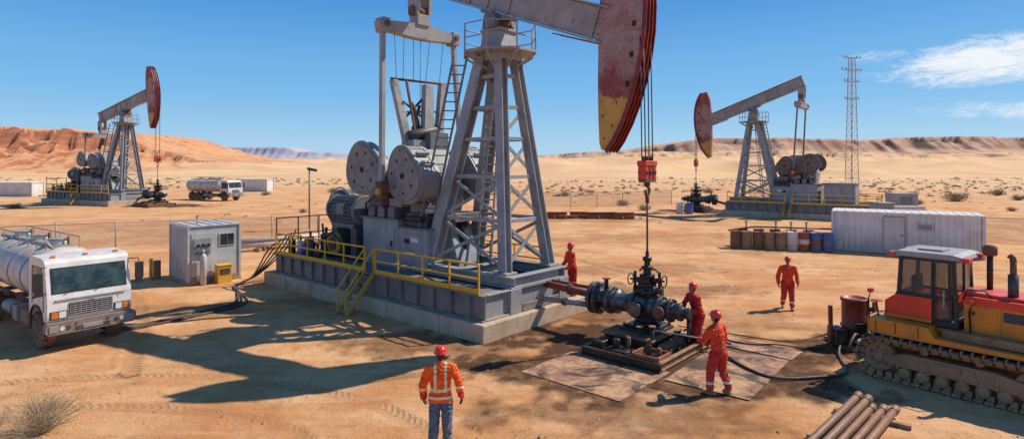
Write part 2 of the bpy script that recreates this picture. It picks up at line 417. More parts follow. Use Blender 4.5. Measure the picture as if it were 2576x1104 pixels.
            if k and main:
                b.prism(blob(1.03),m*sd*(t0+.1),m*sd*(t0+.2),sm_,sm=True)
                for i in range(9):
                    a=rad(-20+i*25); rr_=rr*1.0
                    b.beam((cs+dx+rr_*math.cos(a),m*sd*(t0+.2),cz+dz+rr_*math.sin(a)),(cs+dx+rr_*math.cos(a),m*sd*(t1-.16),cz+dz+rr_*math.sin(a)),.09,.12,sm_,up=(math.cos(a),0,math.sin(a)))
            for i in range(7):
                a=i*2*math.pi/7+.3
                x=cs+dx+rr*.62*math.cos(a); z=cz+dz+rr*.62*math.sin(a)
                b.cyl((x,m*sd*(t1-.02),z),(x,m*sd*(t1+.02),z),.05 if i%2 else .075,darkm if i%2 else rustm,n=10)
            b.cyl((cs+dx,m*sd*(t1-.02),cz+dz),(cs+dx,m*sd*(t1+.012),cz+dz),.12,darkm,n=14)
            b.obj('counterweight',e,.02)
    b=MB()
    b.prism([(-7.5,3.0),(-4.7,3.0),(-4.45,3.8),(-4.8,4.9),(-5.5,5.5),(-6.6,5.5),(-7.3,5.0),(-7.6,3.9)],-.66,.66,grey)
    for t in(-.67,-.3,.3,.67): b.prism([(-7.6,3.72),(-4.4,3.72),(-4.4,3.84),(-7.6,3.84)],t-.05,t+.05,greyd)
    for s_ in(-7.2,-6.6,-5.6,-5.0): b.bx(s_-.03,s_+.03,-.76,.76,2.95,3.7,grey)
    b.cyl((-6.9,-.95,3.6),(-6.9,.95,3.6),.28,machd); b.cyl((-5.0,-.9,3.5),(-5.0,.9,3.5),.22,blackm)
    b.obj('gearbox',e,.02)
    b=MB()
    b.bx(-7.75,-5.62,-1.5*m,1.2*m,1.235,2.93,grey); b.bx(-5.6,-4.05,-1.5*m,.9*m,1.235,2.7,grey)
    b.bx(-7.85,-5.55,-1.56*m,1.25*m,2.93,3.0,greyd); b.bx(-5.53,-3.98,-1.56*m,.95*m,2.7,2.76,greyd)
    b.bx(-7.5,-5.8,-1.52*m,-1.5*m,1.4,2.8,grey); b.bx(-5.4,-4.3,-1.52*m,-1.5*m,1.4,2.55,grey)
    b.bx(-5.2,-4.95,-1.56*m,-1.52*m,2.2,2.35,darkm); b.bx(-4.9,-4.5,-1.54*m,-1.52*m,2.25,2.4,white)
    b.bx(-6.0,-5.93,-1.56*m,-1.52*m,2.0,2.2,darkm)
    for s_ in(-7.3,-6.7,-6.1): b.bx(s_-.2,s_+.2,-1.45*m,-.7*m,3.0,3.4,greyd)
    b.bx(-7.6,-6.6,-1.35*m,-.75*m,3.4,3.85,greyd); b.bx(-6.4,-5.7,-1.3*m,-.72*m,3.4,3.7,grey)
    b.bx(-5.4,-4.3,-1.3*m,-.7*m,2.76,3.25,machd); b.cyl((-5.2,-1.42*m,3.05),(-4.4,-1.42*m,3.05),.1,blackm)
    b.bx(-5.3,-4.5,-1.2*m,-.75*m,3.25,3.6,greyd)
    b.tube([(-7.6,-1.45*m,3.1),(-7.4,-1.6*m,3.5),(-6.9,-1.55*m,3.75),(-6.3,-1.5*m,3.3)],.04,blackm)
    b.prism([(-4.05,1.24),(-3.5,1.24),(-3.55,1.5),(-4.05,2.9)],-.5,.5,grey)
    b.bx(-4.4,-3.6,-.6,.6,2.95,3.25,greyd); b.cyl((-3.9,0,1.24),(-3.9,0,3.0),.2,darkm)
    b.obj('gearbox_pedestal',e,.012)
    ax=(0,m,0)
    if drv:
        b=MB(); c=(-10.35,-.75*m,3.0)
        b.lathe([(.02,-.12),(.62,-.14),(.86,-.1),(.9,0),(.9,.28),(.84,.34),(.6,.36),(.02,.36)],c,ax,machd,32)
        b.lathe([(.5,-.2),(.52,-.13),(.02,-.13)],c,ax,greyd,24)
        b.lathe([(.7,-.15),(.72,-.17),(.76,-.17),(.78,-.14)],c,ax,greyd,32)
        b.cyl((c[0],c[1]-.3*m,c[2]),(c[0],c[1]+1.6*m,c[2]),.12,machd)
        b.tube([(c[0]+.97*math.cos(a),c[1]-.05*m,c[2]+.97*math.sin(a)) for a in [rad(x) for x in range(10,200,10)]],.035,greyl,8)
        b.obj('belt_guard',e,.006)
        b=MB(); mz=3.15; mt_=-1.15*m
        b.cyl((-9.9,mt_,mz),(-8.2,mt_,mz),.52,machd,n=24); b.cyl((-10.0,mt_,mz),(-9.88,mt_,mz),.57,greyd,n=24); b.cyl((-8.25,mt_,mz),(-8.05,mt_,mz),.57,greyd,n=24); b.cyl((-10.2,mt_,mz),(-10.0,mt_,mz),.3,machd); b.cyl((-8.05,mt_,mz),(-7.6,mt_,mz),.12,rustm)
        for i in range(22):
            a=i*math.pi/11; b.beam((-9.8,mt_+.54*math.cos(a),mz+.54*math.sin(a)),(-8.3,mt_+.54*math.cos(a),mz+.54*math.sin(a)),.03,.07,greyd,up=(0,math.cos(a),math.sin(a)))
        b.bx(-9.2,-8.7,-1.75*m,-1.6*m,3.0,3.4,greyd); b.bx(-9.7,-8.4,-1.5*m,-.8*m,2.45,2.62,greyd)
        for s_ in(-9.6,-8.5): b.bx(s_-.06,s_+.06,-1.5*m,-.8*m,1.235,2.45,greyd)
        b.obj('electric_motor',e,.006)
    else:
        b=MB(); b.bx(-10.6,-8.2,-1.4*m,.9*m,1.235,3.0,grey); b.bx(-10.7,-8.1,-1.46*m,.96*m,3.0,3.07,greyd)
        for s_ in(-10.0,-9.2): b.bx(s_-.3,s_+.3,-1.43*m,-1.4*m,1.5,2.8,greyl)
        b.obj('motor_house',e,.012)
    if drv:
        b=MB()
        b.bx(-10.9,-8.3,-.6*m,1.0*m,1.235,2.6,blackm); b.bx(-10.6,-9.8,-1.6*m,-1.0*m,1.235,2.1,blackm)
        b.bx(-10.3,-8.9,-.5*m,.7*m,2.6,3.1,machd)
        for i in range(5): b.cyl((-10.4+i*.35,-.3*m,2.6),(-10.4+i*.35,-.3*m,3.0+.12*(i%2)),.09,blackm if i%2 else rustm,n=10)
        b.lathe([(.03,-.06),(.3,-.08),(.45,-.08),(.45,.1),(.3,.1),(.03,.08)],(-9.3,-1.75*m,1.85),ax,yelworn,24)
        b.lathe([(.03,-.1),(.26,-.1),(.26,-.02)],(-9.3,-1.77*m,1.85),ax,rustm,20)
        b.tube([(-8.6,-1.6*m,1.3),(-8.5,-1.8*m,1.8),(-9.2,-1.95*m,2.3),(-10,-1.8*m,2.0),(-10.6,-1.5*m,2.5)],.045,blackm)
        b.cyl((-10.9,.2*m,2.0),(-11.3,.2*m,2.0),.5,blackm); b.cyl((-9.6,.6*m,3.1),(-9.6,.6*m,4.0),.08,rustm)
        b.bx(-8.2,-7.9,-1.7*m,-1.2*m,1.235,2.5,machd)
        b.obj('engine',e,.01)
        b=MB()
        for i,(mt,s_,t,h) in enumerate(((bluem,-11.9,-1.3,.62),(white,-11.6,-1.9,.5),(orangered,-11.2,-1.7,.7),(blackm,-11.95,-2.1,.55),(rustm,-11.0,-1.1,.8),(bluem,-10.95,-2.05,.42),(orangered,-11.6,-.7,.75),(machd,-10.4,-2.1,.6),(rustm,-9.9,-2.15,.35))):
            b.cyl(P(s_,t,1.235),P(s_,t,1.235+h),.15,mt); b.cyl(P(s_,t,1.235+h),P(s_,t,1.235+h+.12),.04,blackm,n=8); b.lathe([(.1,-.01),(.1,.02)],P(s_,t,1.4+h),(0,1,.2),orangered if i%2 else blackm,12)
        b.bx(-11.5,-11.0,-.5*m,.3*m,1.235,2.4,blackm) 
        b.obj('valve_manifold',e,.006)
    rz_=1.25
    def rail(b,pts,mat,h=.85,step=1.25,toe=True):
        for (a,c) in zip(pts[:-1],pts[1:]):
            A=Vector(P(a[0],a[1],0));C=Vector(P(c[0],c[1],0)); n=max(1,round((C-A).length/step))
            for i in range(n+1):
                q=A.lerp(C,i/n); b.beam((q.x,q.y,rz_-.02),(q.x,q.y,rz_+h),.05,.05,mat)
            for z in(h,h*.52): b.beam((A.x,A.y,rz_+z),(C.x,C.y,rz_+z),.055,.055,mat)
            if toe: b.beam((A.x,A.y,rz_+.07),(C.x,C.y,rz_+.07),.015,.16,mat)
    b=MB(); rail(b,[(-12.25,-2.66),(-6.0,-2.66)],yellow); b.obj('railing',e,.004)
    b=MB(); rail(b,[(-5.35,-2.66),(-.45,-2.66)],yellow); b.obj('railing',e,.004)
    b=MB(); rail(b,[(-12.25,1.36),(-1.4,1.36)],yellow); b.obj('railing',e,.004)
    b=MB(); rail(b,[(-12.3,-2.6),(-12.3,1.3)],rustm if drv else yellow,1.45 if drv else .9,1.1,False); b.obj('rear_railing',e,.004)
    b=MB()
    sa,sb=-5.95,-5.45; tb=-3.75
    for s_ in(sa,sb):
        b.beam(P(s_,-2.65,1.25),P(s_,tb,0.02),.04,.13,yellow)
        b.beam(P(s_,-2.66,1.25),P(s_,-2.66,2.12),.045,.045,yellow)
        b.beam(P(s_,-2.65,2.1),P(s_,tb,.8),.045,.045,yellow)
        b.beam(P(s_,tb,.02),P(s_,tb,.83),.045,.045,yellow)
    for i in range(7):
        f=(i+.7)/7.3; b.box(P((sa+sb)/2,-2.65+(tb+2.65)*f,1.25-1.22*f),(.46,.15,.035),greyd)
    b.obj('stairs',e,.004)
    if main:
        b=MB(); s_=-6.35
        b.cyl(P(s_-.3,-1.05,8.15),P(s_+.25,1.25,8.1),.05,rustm,n=8)
        b.beam(P(s_-.25,-.95,8.1),P(-6.2,-.5,5.4),.26,.2,greyl,w2=.36,up=(1,0,0)); b.beam(P(s_-.05,-.5,8.1),P(-6.1,-.15,5.4),.09,.07,rustm)
        b.beam(P(s_+.05,.45,8.0),P(-6.05,.25,5.4),.38,.26,greyl,w2=.55,up=(1,0,0)); b.beam(P(s_+.2,1.1,8.1),P(-5.95,.65,5.4),.3,.22,beamm,up=(1,0,0))
        b.beam(P(s_,-.7,6.6),P(s_,.5,7.7),.06,.08,rustm); b.beam(P(s_,.5,6.6),P(s_,-.7,7.3),.05,.07,rustm); b.beam(P(s_,-.8,6.9),P(s_,.9,7.0),.06,.08,greyl)
        b.tube([P(s_,-.3,7.3),P(s_,-.15,7.0),P(s_,-.05,6.4),P(s_,-.15,5.9),P(s_,.0,5.3)],.08,greyd)
        b.tube([P(s_,0.1,7.2),P(s_,-.05,6.8),P(s_,.1,6.2),P(s_,-.05,5.3)],.06,rustm)
        b.bx(-6.6,-5.6,.0,.9*m,5.45,6.15,greyd); b.bx(-6.5,-5.8,-.65*m,.0,5.45,5.85,grey); b.cyl(P(-6.1,-.6,6.0),P(-6.1,.9,6.3),.2,machd)
        for z in(5.95,6.3): b.cyl(P(s_,-.2,z),P(s_,.15,z),.14,rustm)
        b.obj('counterbalance_frame',e,.006)
        for t0,t1 in((-1.2,-1.0),(-.75,-.7),(-.3,-.2),(.05,.1),(.5,.4),(1.2,1.1)): 
            b=MB(); b.cyl(P(se,t0,ze-.2),P(s_,t1,8.1 if abs(t0)>.1 else 6.0),.011,cable,n=5); b.obj('guy_wire',e,0)
    return e
RZ=math.atan2(-.66,.75)
E0=Vector((1.15,18.65,0)); A_=Vector((.7507,-.6606,0)); C_=Vector((.6606,.7507,0))
def W(s,t,z=0): return E0+A_*s+C_*t+Vector((0,0,z))
pump(E0,RZ,1,1,rad(-20.5),0,'large weathered grey pump jack with red and yellow horsehead',True)
dr=math.atan2(.6,-.8)
RP=(21.9,59.6,0)
pump(RP,dr,1.04,-1,rad(-20.5),0,'grey pump jack with lowered red horsehead beside a lattice mast',False)
dl=math.atan2(-.456,.89)
LP=(-44.9,71.5,0)
pump(LP,dl,1.14,1,rad(14),rad(9),'grey pump jack with raised red horsehead on concrete base',False)
# ------------------------------------------------------------------ wellhead
def wellhead(loc,rz,sc,label,main=True):
    e=thing('wellhead',label,'wellhead',loc,rz,sc,'oil wellheads under the pump jacks')
    b=MB()
    for y in(-1.75,.85): b.ibeam((-.85,y,.13),(1.3,y,.13),.14,.2,oily,.03)
    for x in(-.8,.42,1.23): b.ibeam((x,-1.66,.13),(x,.77,.13),.12,.195,rustm if x>1 else oily,.03)
    b.ibeam((-.74,-.98,.13),(1.17,-.98,.13),.12,.19,oily,.03)
    b.bx(-.78,1.22,-1.66,.77,.04,.06,oily)
    b.obj('cellar_frame',e,.006)
    b=MB(); x0,x1,y0,y1=.52,1.15,-1.65,-1.08
    b.bx(x0,x1,y0,y1,.065,.09,rustred)
    for a in((x0,x1,y0-.04,y0),(x0,x1,y1,y1+.04),(x0-.04,x0,y0,y1),(x1,x1+.04,y0,y1)): b.bx(*a,.065,.32,rustred)
    b.bx(x0+.1,x1-.1,y0+.1,y1-.1,.09,.25,oily); b.cyl((.8,-1.4,.2),(.8,-1.4,.5),.07,oily); b.cyl((1.0,-1.25,.2),(1.0,-1.25,.42),.05,rustm)
    b.obj('drip_tray',e,.006)
    b=MB()
    b.bx(-.75,.6,-.9,.6,.06,.4,oily); b.bx(-.82,.66,-.96,.66,.38,.44,rustm); b.bx(-.5,.5,-.55,.5,.44,.52,oily); b.bx(-.42,.42,-.42,.42,.52,.58,oily)
    for i in(-.42,.42):
        for j in(-.45,.42): b.cyl((i,j,.43),(i,j,.62),.04,steel,n=6)
    b.lathe([(.36,0),(.36,.07),(.26,.09),(.24,.14),(.32,.15),(.32,.2)],(0,0,.57),(0,0,1),oily)
    b.bx(.66,.9,-.7,.3,.065,.3,rustm); b.bx(-.7,-.4,-1.55,-1.08,.065,.35,oily); b.bx(-.3,.3,-1.6,-1.08,.065,.24,oily); b.cyl((-.1,-1.35,.2),(-.1,-1.35,.45),.09,oily); b.cyl((.15,-1.2,.2),(.15,-1.2,.5),.05,rustm)
    b.obj('pedestal',e,.01)
    b=MB(); z=1.02
    pr=[(.1,-1.75),(.1,-1.68),(.44,-1.66),(.44,-1.58),(.28,-1.57),(.28,-1.5),(.44,-1.49),(.44,-1.41),(.24,-1.38),(.22,-1.14),(.37,-1.12),(.37,-1.04),(.24,-1.02),(.24,-.92),(.33,-.9),(.33,-.82),(.25,-.78),(.25,-.55),(.32,-.42),(.34,-.2),(.34,.15),(.31,.28),(.24,.34),(.33,.36),(.33,.44),(.23,.46),(.22,.62),(.3,.64),(.3,.72),(.17,.74),(.16,.88),(.23,.9),(.23,.98),(.12,1.0),(.11,1.1),(.15,1.12),(.15,1.2),(.05,1.21)]
    b.lathe(pr,(0,0,z),(1,0,0),steel,32)
    for x,r in((-1.62,.38),(-1.45,.38),(-1.08,.32),(.40,.28),(.68,.25)):
        for i in range(12):
            a=i*math.pi/6; b.cyl((x-.09,r*math.cos(a),z+r*math.sin(a)),(x+.09,r*math.cos(a),z+r*math.sin(a)),.03,oily,n=6)
    for x in(-.3,.1): b.lathe([(.335,-.02),(.37,0),(.37,.05),(.335,.07)],(x,0,z),(1,0,0),oily,32)
    b.cyl((-.1,-.5,z),(-.1,-.28,z),.15,oily); b.cyl((-.1,-.55,z),(-.1,-.5,z),.2,steel)
    b.cyl((.55,-.42,z),(.55,-.18,z),.1,oily); b.cyl((.55,-.48,z),(.55,-.42,z),.15,rustm)
    b.cyl((-1.25,0,z+.2),(-1.25,0,z+.55),.06,oily); b.lathe([(.12,0),(.12,.03)],(-1.25,0,z+.55),(0,0,1),rustm,12)
    b.obj('tubing_spool',e,.006)
    b=MB()
    st=[(.25,1.3),(.25,1.38),(.29,1.39),(.29,1.46),(.17,1.47),(.16,1.55),(.24,1.56),(.24,1.63),(.14,1.64),(.14,1.77),(.2,1.78),(.2,1.85),(.11,1.86),(.1,1.98),(.155,1.99),(.155,2.06),(.08,2.07),(.08,2.2),(.12,2.21),(.12,2.3),(.05,2.32),(.045,2.46)]
    b.lathe(st,(0,0,0),(0,0,1),oily,20)
    for i in range(8):
        a=i*math.pi/4; b.cyl((.24*math.cos(a),.24*math.sin(a),1.34),(.24*math.cos(a),.24*math.sin(a),1.51),.026,steel,n=6)
    b.box((0,0,1.7),(.29,.26,.17),oily)
    for sgn in(-1,1):
        b.cyl((0,0,1.7),(.32*sgn,.1*sgn,1.7),.07,oily); b.cyl((.3*sgn,.1*sgn,1.42),(.3*sgn,.1*sgn,1.92),.04,oily)
        b.tube([(.43*sgn+.0,.1*sgn+.15*math.cos(t),1.7+.15*math.sin(t)) for t in [rad(q) for q in range(0,361,30)]],.02,rustm if sgn<0 else oily,6)
        b.cyl((.3*sgn,.1*sgn,1.7),(.44*sgn,.1*sgn,1.7),.028,oily)
        b.tube([(.28*sgn,.1,1.9),(.2*sgn,.1,1.98),(.1*sgn,0,2.0)],.025,oily); b.bx(.3*sgn-.08,.3*sgn+.08,.0,.18,1.36,1.52,rustm)
        b.cyl((.4*sgn,.05,1.15),(.4*sgn,.05,1.5),.045,steel)
    b.obj('valve_tree',e,.004)
    if main:
        for p0,p1,r,mt in(((-3.75,.25,1.1),(-1.7,.1,1.05),.11,rustred),((-3.75,-.15,.72),(-1.72,-.1,.8),.075,greyl),((-3.8,.5,1.15),(-1.7,.25,1.2),.05,rustm)):
            b=MB(); b.cyl(p0,p1,r,mt); q=Vector(p0).lerp(Vector(p1),.55); d=(Vector(p1)-Vector(p0)).normalized(); b.cyl(q,q+d*.1,r*1.5,rustm); b.obj('flow_pipe',e,.0)
        for k,(x,y) in enumerate(((.75,.25),(.95,.5),(.2,-.75),(.6,-.85),(1.1,.1))):
            b=MB(); b.cyl((x,y,.05),(x,y,.45+.1*k),.05,oily); b.lathe([(.09,0),(.09,.03)],(x,y,.45+.1*k),(0,0,1),rustm,12); b.obj('needle_valve',e,0)
        b=MB(); b.tube([(.6,.9,.3),(.9,.7,.5),(1.2,.9,.25),(1.7,1.3,.08)],.03,hosem); b.obj('bleed_hose',e,0)
    else:
        b=MB(); b.cyl((-3.3,.2,.5),(-1.7,0,.9),.1,rustm); b.obj('flow_pipe',e,.0)
    return e
wellhead(W(3.42,0),RZ,1.05,'oil-blackened wellhead with flanged spool on rusty cellar frame',True)
def off(loc,ang,s): return (loc[0]+math.cos(ang)*s,loc[1]+math.sin(ang)*s,0)
wellhead(off(RP,dr,3.42*1.04),dr,1.25,'dark oily wellhead on stained sand under the lowered horsehead',False)
wellhead(off(LP,dl,3.42*1.14),dl,1.3,'dark oily wellhead on stained sand under the raised horsehead',False)
def platemat():
    m,nt,b=nt_new('oily_plate'); g=N(nt,'ShaderNodeNewGeometry').outputs['Position']
    n1=noi(nt,g,1.0,9,.68,.9); n2=noi(nt,g,7,8,.7); n3=noi(nt,g,1.6,9,.75,.5)
    c=mixc(nt,ramp(nt,n2,.35,.7),(.36,.18,.10),(.25,.12,.07)); c=mixc(nt,mth(nt,'MULTIPLY',ramp(nt,n3,.46,.58),.85),c,(.56,.32,.155)); c=mixc(nt,mth(nt,'MULTIPLY',ramp(nt,n1,.48,.60),.92),c,(.045,.024,.014)); 
    nt.links.new(c,b.inputs['Base Color']); nt.links.new(mth(nt,'MULTIPLY_ADD',ramp(nt,n1,.5,.62),-.25,.9),b.inputs['Roughness'])
    bp=N(nt,'ShaderNodeBump'); bp.inputs['Strength'].default_value=.3; bp.inputs['Distance'].default_value=.02; nt.links.new(n3,bp.inputs['Height']); nt.links.new(bp.outputs[0],b.inputs['Normal']); return m
plate=platemat()
def plate_(cs,ct,ls,lt,z,rot,lab):
    b=MB(); b.box((0,0,0),(ls,lt,.01),plate); o=b.obj('steel_plate',None,0)
    o.location=W(cs,ct,z); o.rotation_euler=(0,0,RZ+rot); tag(o,lab,'steel plate','steel plates around the wellhead')
plate_(3.55,-2.75,2.7,2.3,.016,0,'oil-stained rusty steel plate lying on sand below the wellhead')
plate_(5.9,-.5,1.9,3.2,.022,.05,'rusty brown steel plate lying beside the wellhead')
plate_(5.3,1.75,3.0,.9,.017,-.03,'narrow rusty steel plate lying behind the wellhead')
# ------------------------------------------------------------------ vehicles
def wheel(par,c,r,w,rimmat=greyd):
    b=MB(); ax=(0,1,0)
    b.lathe([(r*.58,-w*.4),(r*.7,-w*.5),(r*.9,-w*.5),(r*.97,-w*.42),(r*.97,w*.42),(r*.9,w*.5),(r*.7,w*.5),(r*.58,w*.4)],c,ax,rubber,32)
    for i in range(28):
        a=i*2*math.pi/28
        for k,y in((0,-w*.28),(.5,w*.28)):
            aa=a+k*2*math.pi/28; R_=Matrix.Rotation(-aa,3,'Y')
            b.box(Vector(c)+R_@Vector((r*.985,0,0))+Vector((0,y,0)),(r*.07,w*.4,r*.12),rubber,R_)
    ty=b.obj('wheel',par,0)
    b=MB()
    s=-1 if c[1]<0 else 1
    b.lathe([(r*.59,-w*.36*1),(r*.55,w*.36),(r*.5,w*.3),(r*.42,w*.12),(r*.22,w*.16),(r*.2,w*.38),(r*.02,w*.4)],c,(0,s,0),rimmat,24)
    for i in range(8):
        a=i*math.pi/4; p=Vector(c)+Vector((r*.32*math.cos(a),s*w*.12,r*.32*math.sin(a))); b.cyl(p,p+Vector((0,s*.05,0)),r*.045,rustm,n=6)
    b.obj('rim',ty,0)
def truck(loc,rz,sc,label):
    e=thing('tanker_truck',label,'tanker truck',loc,rz,sc,'white tanker trucks parked at the site')
    prof=[(-.03,1.0),(0,1.2),(-.02,1.72),(-.26,2.84),(-.36,2.95),(-.56,3.0),(-1.6,3.02),(-1.82,2.95),(-1.85,1.0),(-1.72,1.0),(-1.66,1.25),(-1.4,1.44),(-.8,1.46),(-.48,1.28),(-.38,1.0)]
    b=MB(); b.prism(prof,-1.2,1.2,white); cab=b.obj('cab',e,.07)
    cab.modifiers['bevel'].segments=3
    b=MB()
    def onf(u,z,o=.006):
        f=(z-1.72)/(2.84-1.72); return (-.02-.24*f+o*.97,u,z+o*.22)
    def q4(b,y0,y1,z0,z1,o,mat,pt=onf):
        vs=[pt(y0,z0,o),pt(y1,z0,o),pt(y1,z1,o),pt(y0,z1,o)]+[pt(y0,z0,o-.03),pt(y1,z0,o-.03),pt(y1,z1,o-.03),pt(y0,z1,o-.03)]
        b.add(vs,[(0,1,2,3),(7,6,5,4),(0,4,5,1),(1,5,6,2),(2,6,7,3),(3,7,4,0)],mat)
    q4(b,-1.08,1.08,1.88,2.7,.012,blackm); q4(b,-1.03,1.03,1.92,2.66,.02,glassm)
    b.obj('windscreen',e,.004)
    for y0 in(-.7,.15): 
        b=MB(); b.beam(onf(y0,1.88,.05),onf(y0+.45,2.12,.045),.025,.025,blackm); b.obj('wiper',e,0)
    for s in(-1,1):
        b=MB(); Y=1.2*s
        b.add([(-.42,Y+s*.008,1.86),(-1.45,Y+s*.008,1.86),(-1.45,Y+s*.008,2.66),(-.58,Y+s*.008,2.66)],[(0,1,2,3)],glassm)
        for a,c in(((-.38,1.82),(-1.5,1.82)),((-1.5,1.82),(-1.5,2.7)),((-1.5,2.7),(-.56,2.7)),((-.56,2.7),(-.38,1.82)),((-1.5,1.82),(-1.5,1.48)),((-.38,1.82),(-.36,1.3))):
            b.beam((a[0],Y+s*.006,a[1]),(c[0],Y+s*.006,c[1]),.03,.02,blackm,up=(0,1,0))
        b.bx(-1.42,-1.25,Y,Y+s*.04,1.62,1.68,blackm)
        b.obj('door',e,0)
    b=MB()
    b.bx(-.03,.02,-.62,.62,1.14,1.56,blackm)
    for i in range(6): b.bx(0,.04,-.6,.6,1.17+i*.068,1.19+i*.068,greyl)
    for i in range(9): b.bx(.0,.032,-.6+i*.15-.008,-.6+i*.15+.008,1.15,1.55,greyl)
    b.bx(.03,.05,-.06,.06,1.57,1.65,greyl); b.bx(-.02,.022,-1.0,1.0,1.66,1.7,greyl)
    b.obj('grille',e,.003)
    b=MB()
    b.prismx([(-1.2,.62),(1.2,.62),(1.29,.7),(1.29,.94),(1.24,1.0),(-1.24,1.0),(-1.29,.94),(-1.29,.7)],-.12,.16,greyd)
    b.bx(.155,.17,-.5,.5,.66,.8,blackm); b.bx(.165,.178,-.28,.28,.7,.84,greyl)
    for y in(-1.08,1.08): b.bx(.155,.185,y-.12,y+.12,.7,.92,greyl)
    for y in(-.85,-.68,.68,.85): b.cyl((.15,y,.8),(.172,y,.8),.075,lampw if abs(y)>.8 else blackm,n=14)
    for y in(-.45,.45): b.cyl((.15,y,.92),(.2,y,.92),.035,rustm,n=8)
    b.obj('bumper',e,.012)
    for s in(-1,1):
        b=MB(); b.bx(-.02,.015,s*.66,s*1.14,1.08,1.34,blackm); b.bx(.0,.028,s*.7,s*.9,1.11,1.31,lampw); b.bx(.0,.028,s*.92,s*1.1,1.11,1.31,lampo); b.obj('headlight',e,.008)
        b=MB(); b.tube([(-.25,s*1.18,2.75),(.0,s*1.42,2.77),(.02,s*1.45,2.45),(.02,s*1.45,2.0),(-.2,s*1.2,1.9)],.022,blackm,6); b.box((.0,s*1.45,2.35),(.08,.26,.56),blackm); b.box((.0,s*1.44,1.98),(.06,.22,.2),blackm); b.obj('mirror',e,.01)
        b=MB(); b.bx(-.1,-.03,s*1.13,s*1.205,1.48,1.58,lampo); b.obj('indicator',e,.004)
    for y in(-.9,0,.9): b=MB(); b.bx(-.62,-.5,y-.06,y+.06,3.0,3.06,lampo); b.obj('roof_lamp',e,0)
    b=MB()
    for y in(-.42,.42): b.beam((-.5,y,.85),(-9.2,y,.85),.1,.24,greyd)
    for x in(-1,-2.5,-4,-5.5,-7,-8.8): b.beam((x,-.42,.85),(x,.42,.85),.1,.16,greyd)
    b.bx(-4.15,-3.65,-1.1,-.5,.5,1.0,greyl); b.cyl((-5.6,-.85,.75),(-4.6,-.85,.75),.24,greyl)
    b.bx(-2.2,-1.95,-1.15,-.5,.5,1.1,blackm); b.bx(-3.2,-2.4,-1.1,-.6,.55,1.0,brownm)
    for x in(-1.1,-6.8,-8.1): b.cyl((x,-1,.6),(x,1,.6),.1,greyd)
    for s in(-1,1):
        b.tube([(-1.1-.7*math.cos(a),s*1.19,.78+.66*math.sin(a)) for a in [rad(q) for q in range(20,161,20)]],.04,blackm,6)
        b.bx(-9.0,-5.9,s*.75,s*1.2,1.23,1.26,greyd)
    b.cyl((-1.98,.8,.9),(-1.98,.8,2.9),.08,rustm)
    b.obj('chassis',e,.006)
    b=MB(); z=2.16; ra,rb=1.16,.94
    secs=[(-2.2,.55),(-2.28,.85),(-2.45,.985)]+[(-2.7,1)]+[(-9.1,1),(-9.3,.96),(-9.42,.7),(-9.45,.4)]
    n=36; vs=[]
    for x,k in secs:
        for i in range(n):
            a=2*math.pi*i/n; vs.append((x,ra*k*math.cos(a),z+rb*k*math.sin(a)))
    fs=[tuple(range(n)),tuple((len(secs)-1)*n+i for i in range(n))[::-1]]
    for k in range(len(secs)-1):
        for i in range(n): fs.append((k*n+i,k*n+(i+1)%n,(k+1)*n+(i+1)%n,(k+1)*n+i))
    b.add(vs,fs,tankm,True)
    for x in(-3.0,-4.5,-6.0,-7.5,-8.9):
        pts=[(x,(ra+.01)*math.cos(a),z+(rb+.01)*math.sin(a)) for a in [2*math.pi*i/36 for i in range(37)]]
        b.tube(pts,.03,greyl,6)
    b.bx(-9.0,-2.6,-.3,.3,z+rb-.02,z+rb+.05,greyl)
    b.obj('tank',e,0)
    for x in(-3.2,-5.3,-7.4):
        b=MB(); b.cyl((x,0,z+rb),(x,0,z+rb+.2),.28,tankm); b.cyl((x,0,z+rb+.2),(x,0,z+rb+.25),.32,greyl); b.cyl((x+.35,.2,z+rb),(x+.35,.2,z+rb+.32),.04,rustm); b.obj('hatch',e,.006)
    b=MB()
    for s in(-1,1):
        b.cyl((-8.9,s*.5,z+rb+.3),(-2.7,s*.5,z+rb+.3),.025,greyl,n=6)
        for i in range(7): b.cyl((-8.9+i*1.03,s*.5,z+rb-.12),(-8.9+i*1.03,s*.5,z+rb+.3),.02,greyl,n=6)
    b.tube([(-2.5,-.3,z+rb-.1),(-2.5,-.5,z+rb+.15),(-3.5,-.65,z+rb+.1),(-5,-.6,z+rb+.1)],.05,greyl)
    b.obj('tank_handrail',e,.006)
    for x in(-1.1,-6.8,-8.1):
        for s in(-1,1): wheel(e,(x,s*1.0,.6),.6,.36,brownm if x>-2 else greyd)
    return e
truck((-11.5,16.3,0),math.atan2(-.6,.8),.82,'white dusty tanker truck with dark windscreen parked on sand')
truck((-36.6,79.0,0),math.atan2(-.42,.9),.9,'small white tanker truck parked by a container on the flat')
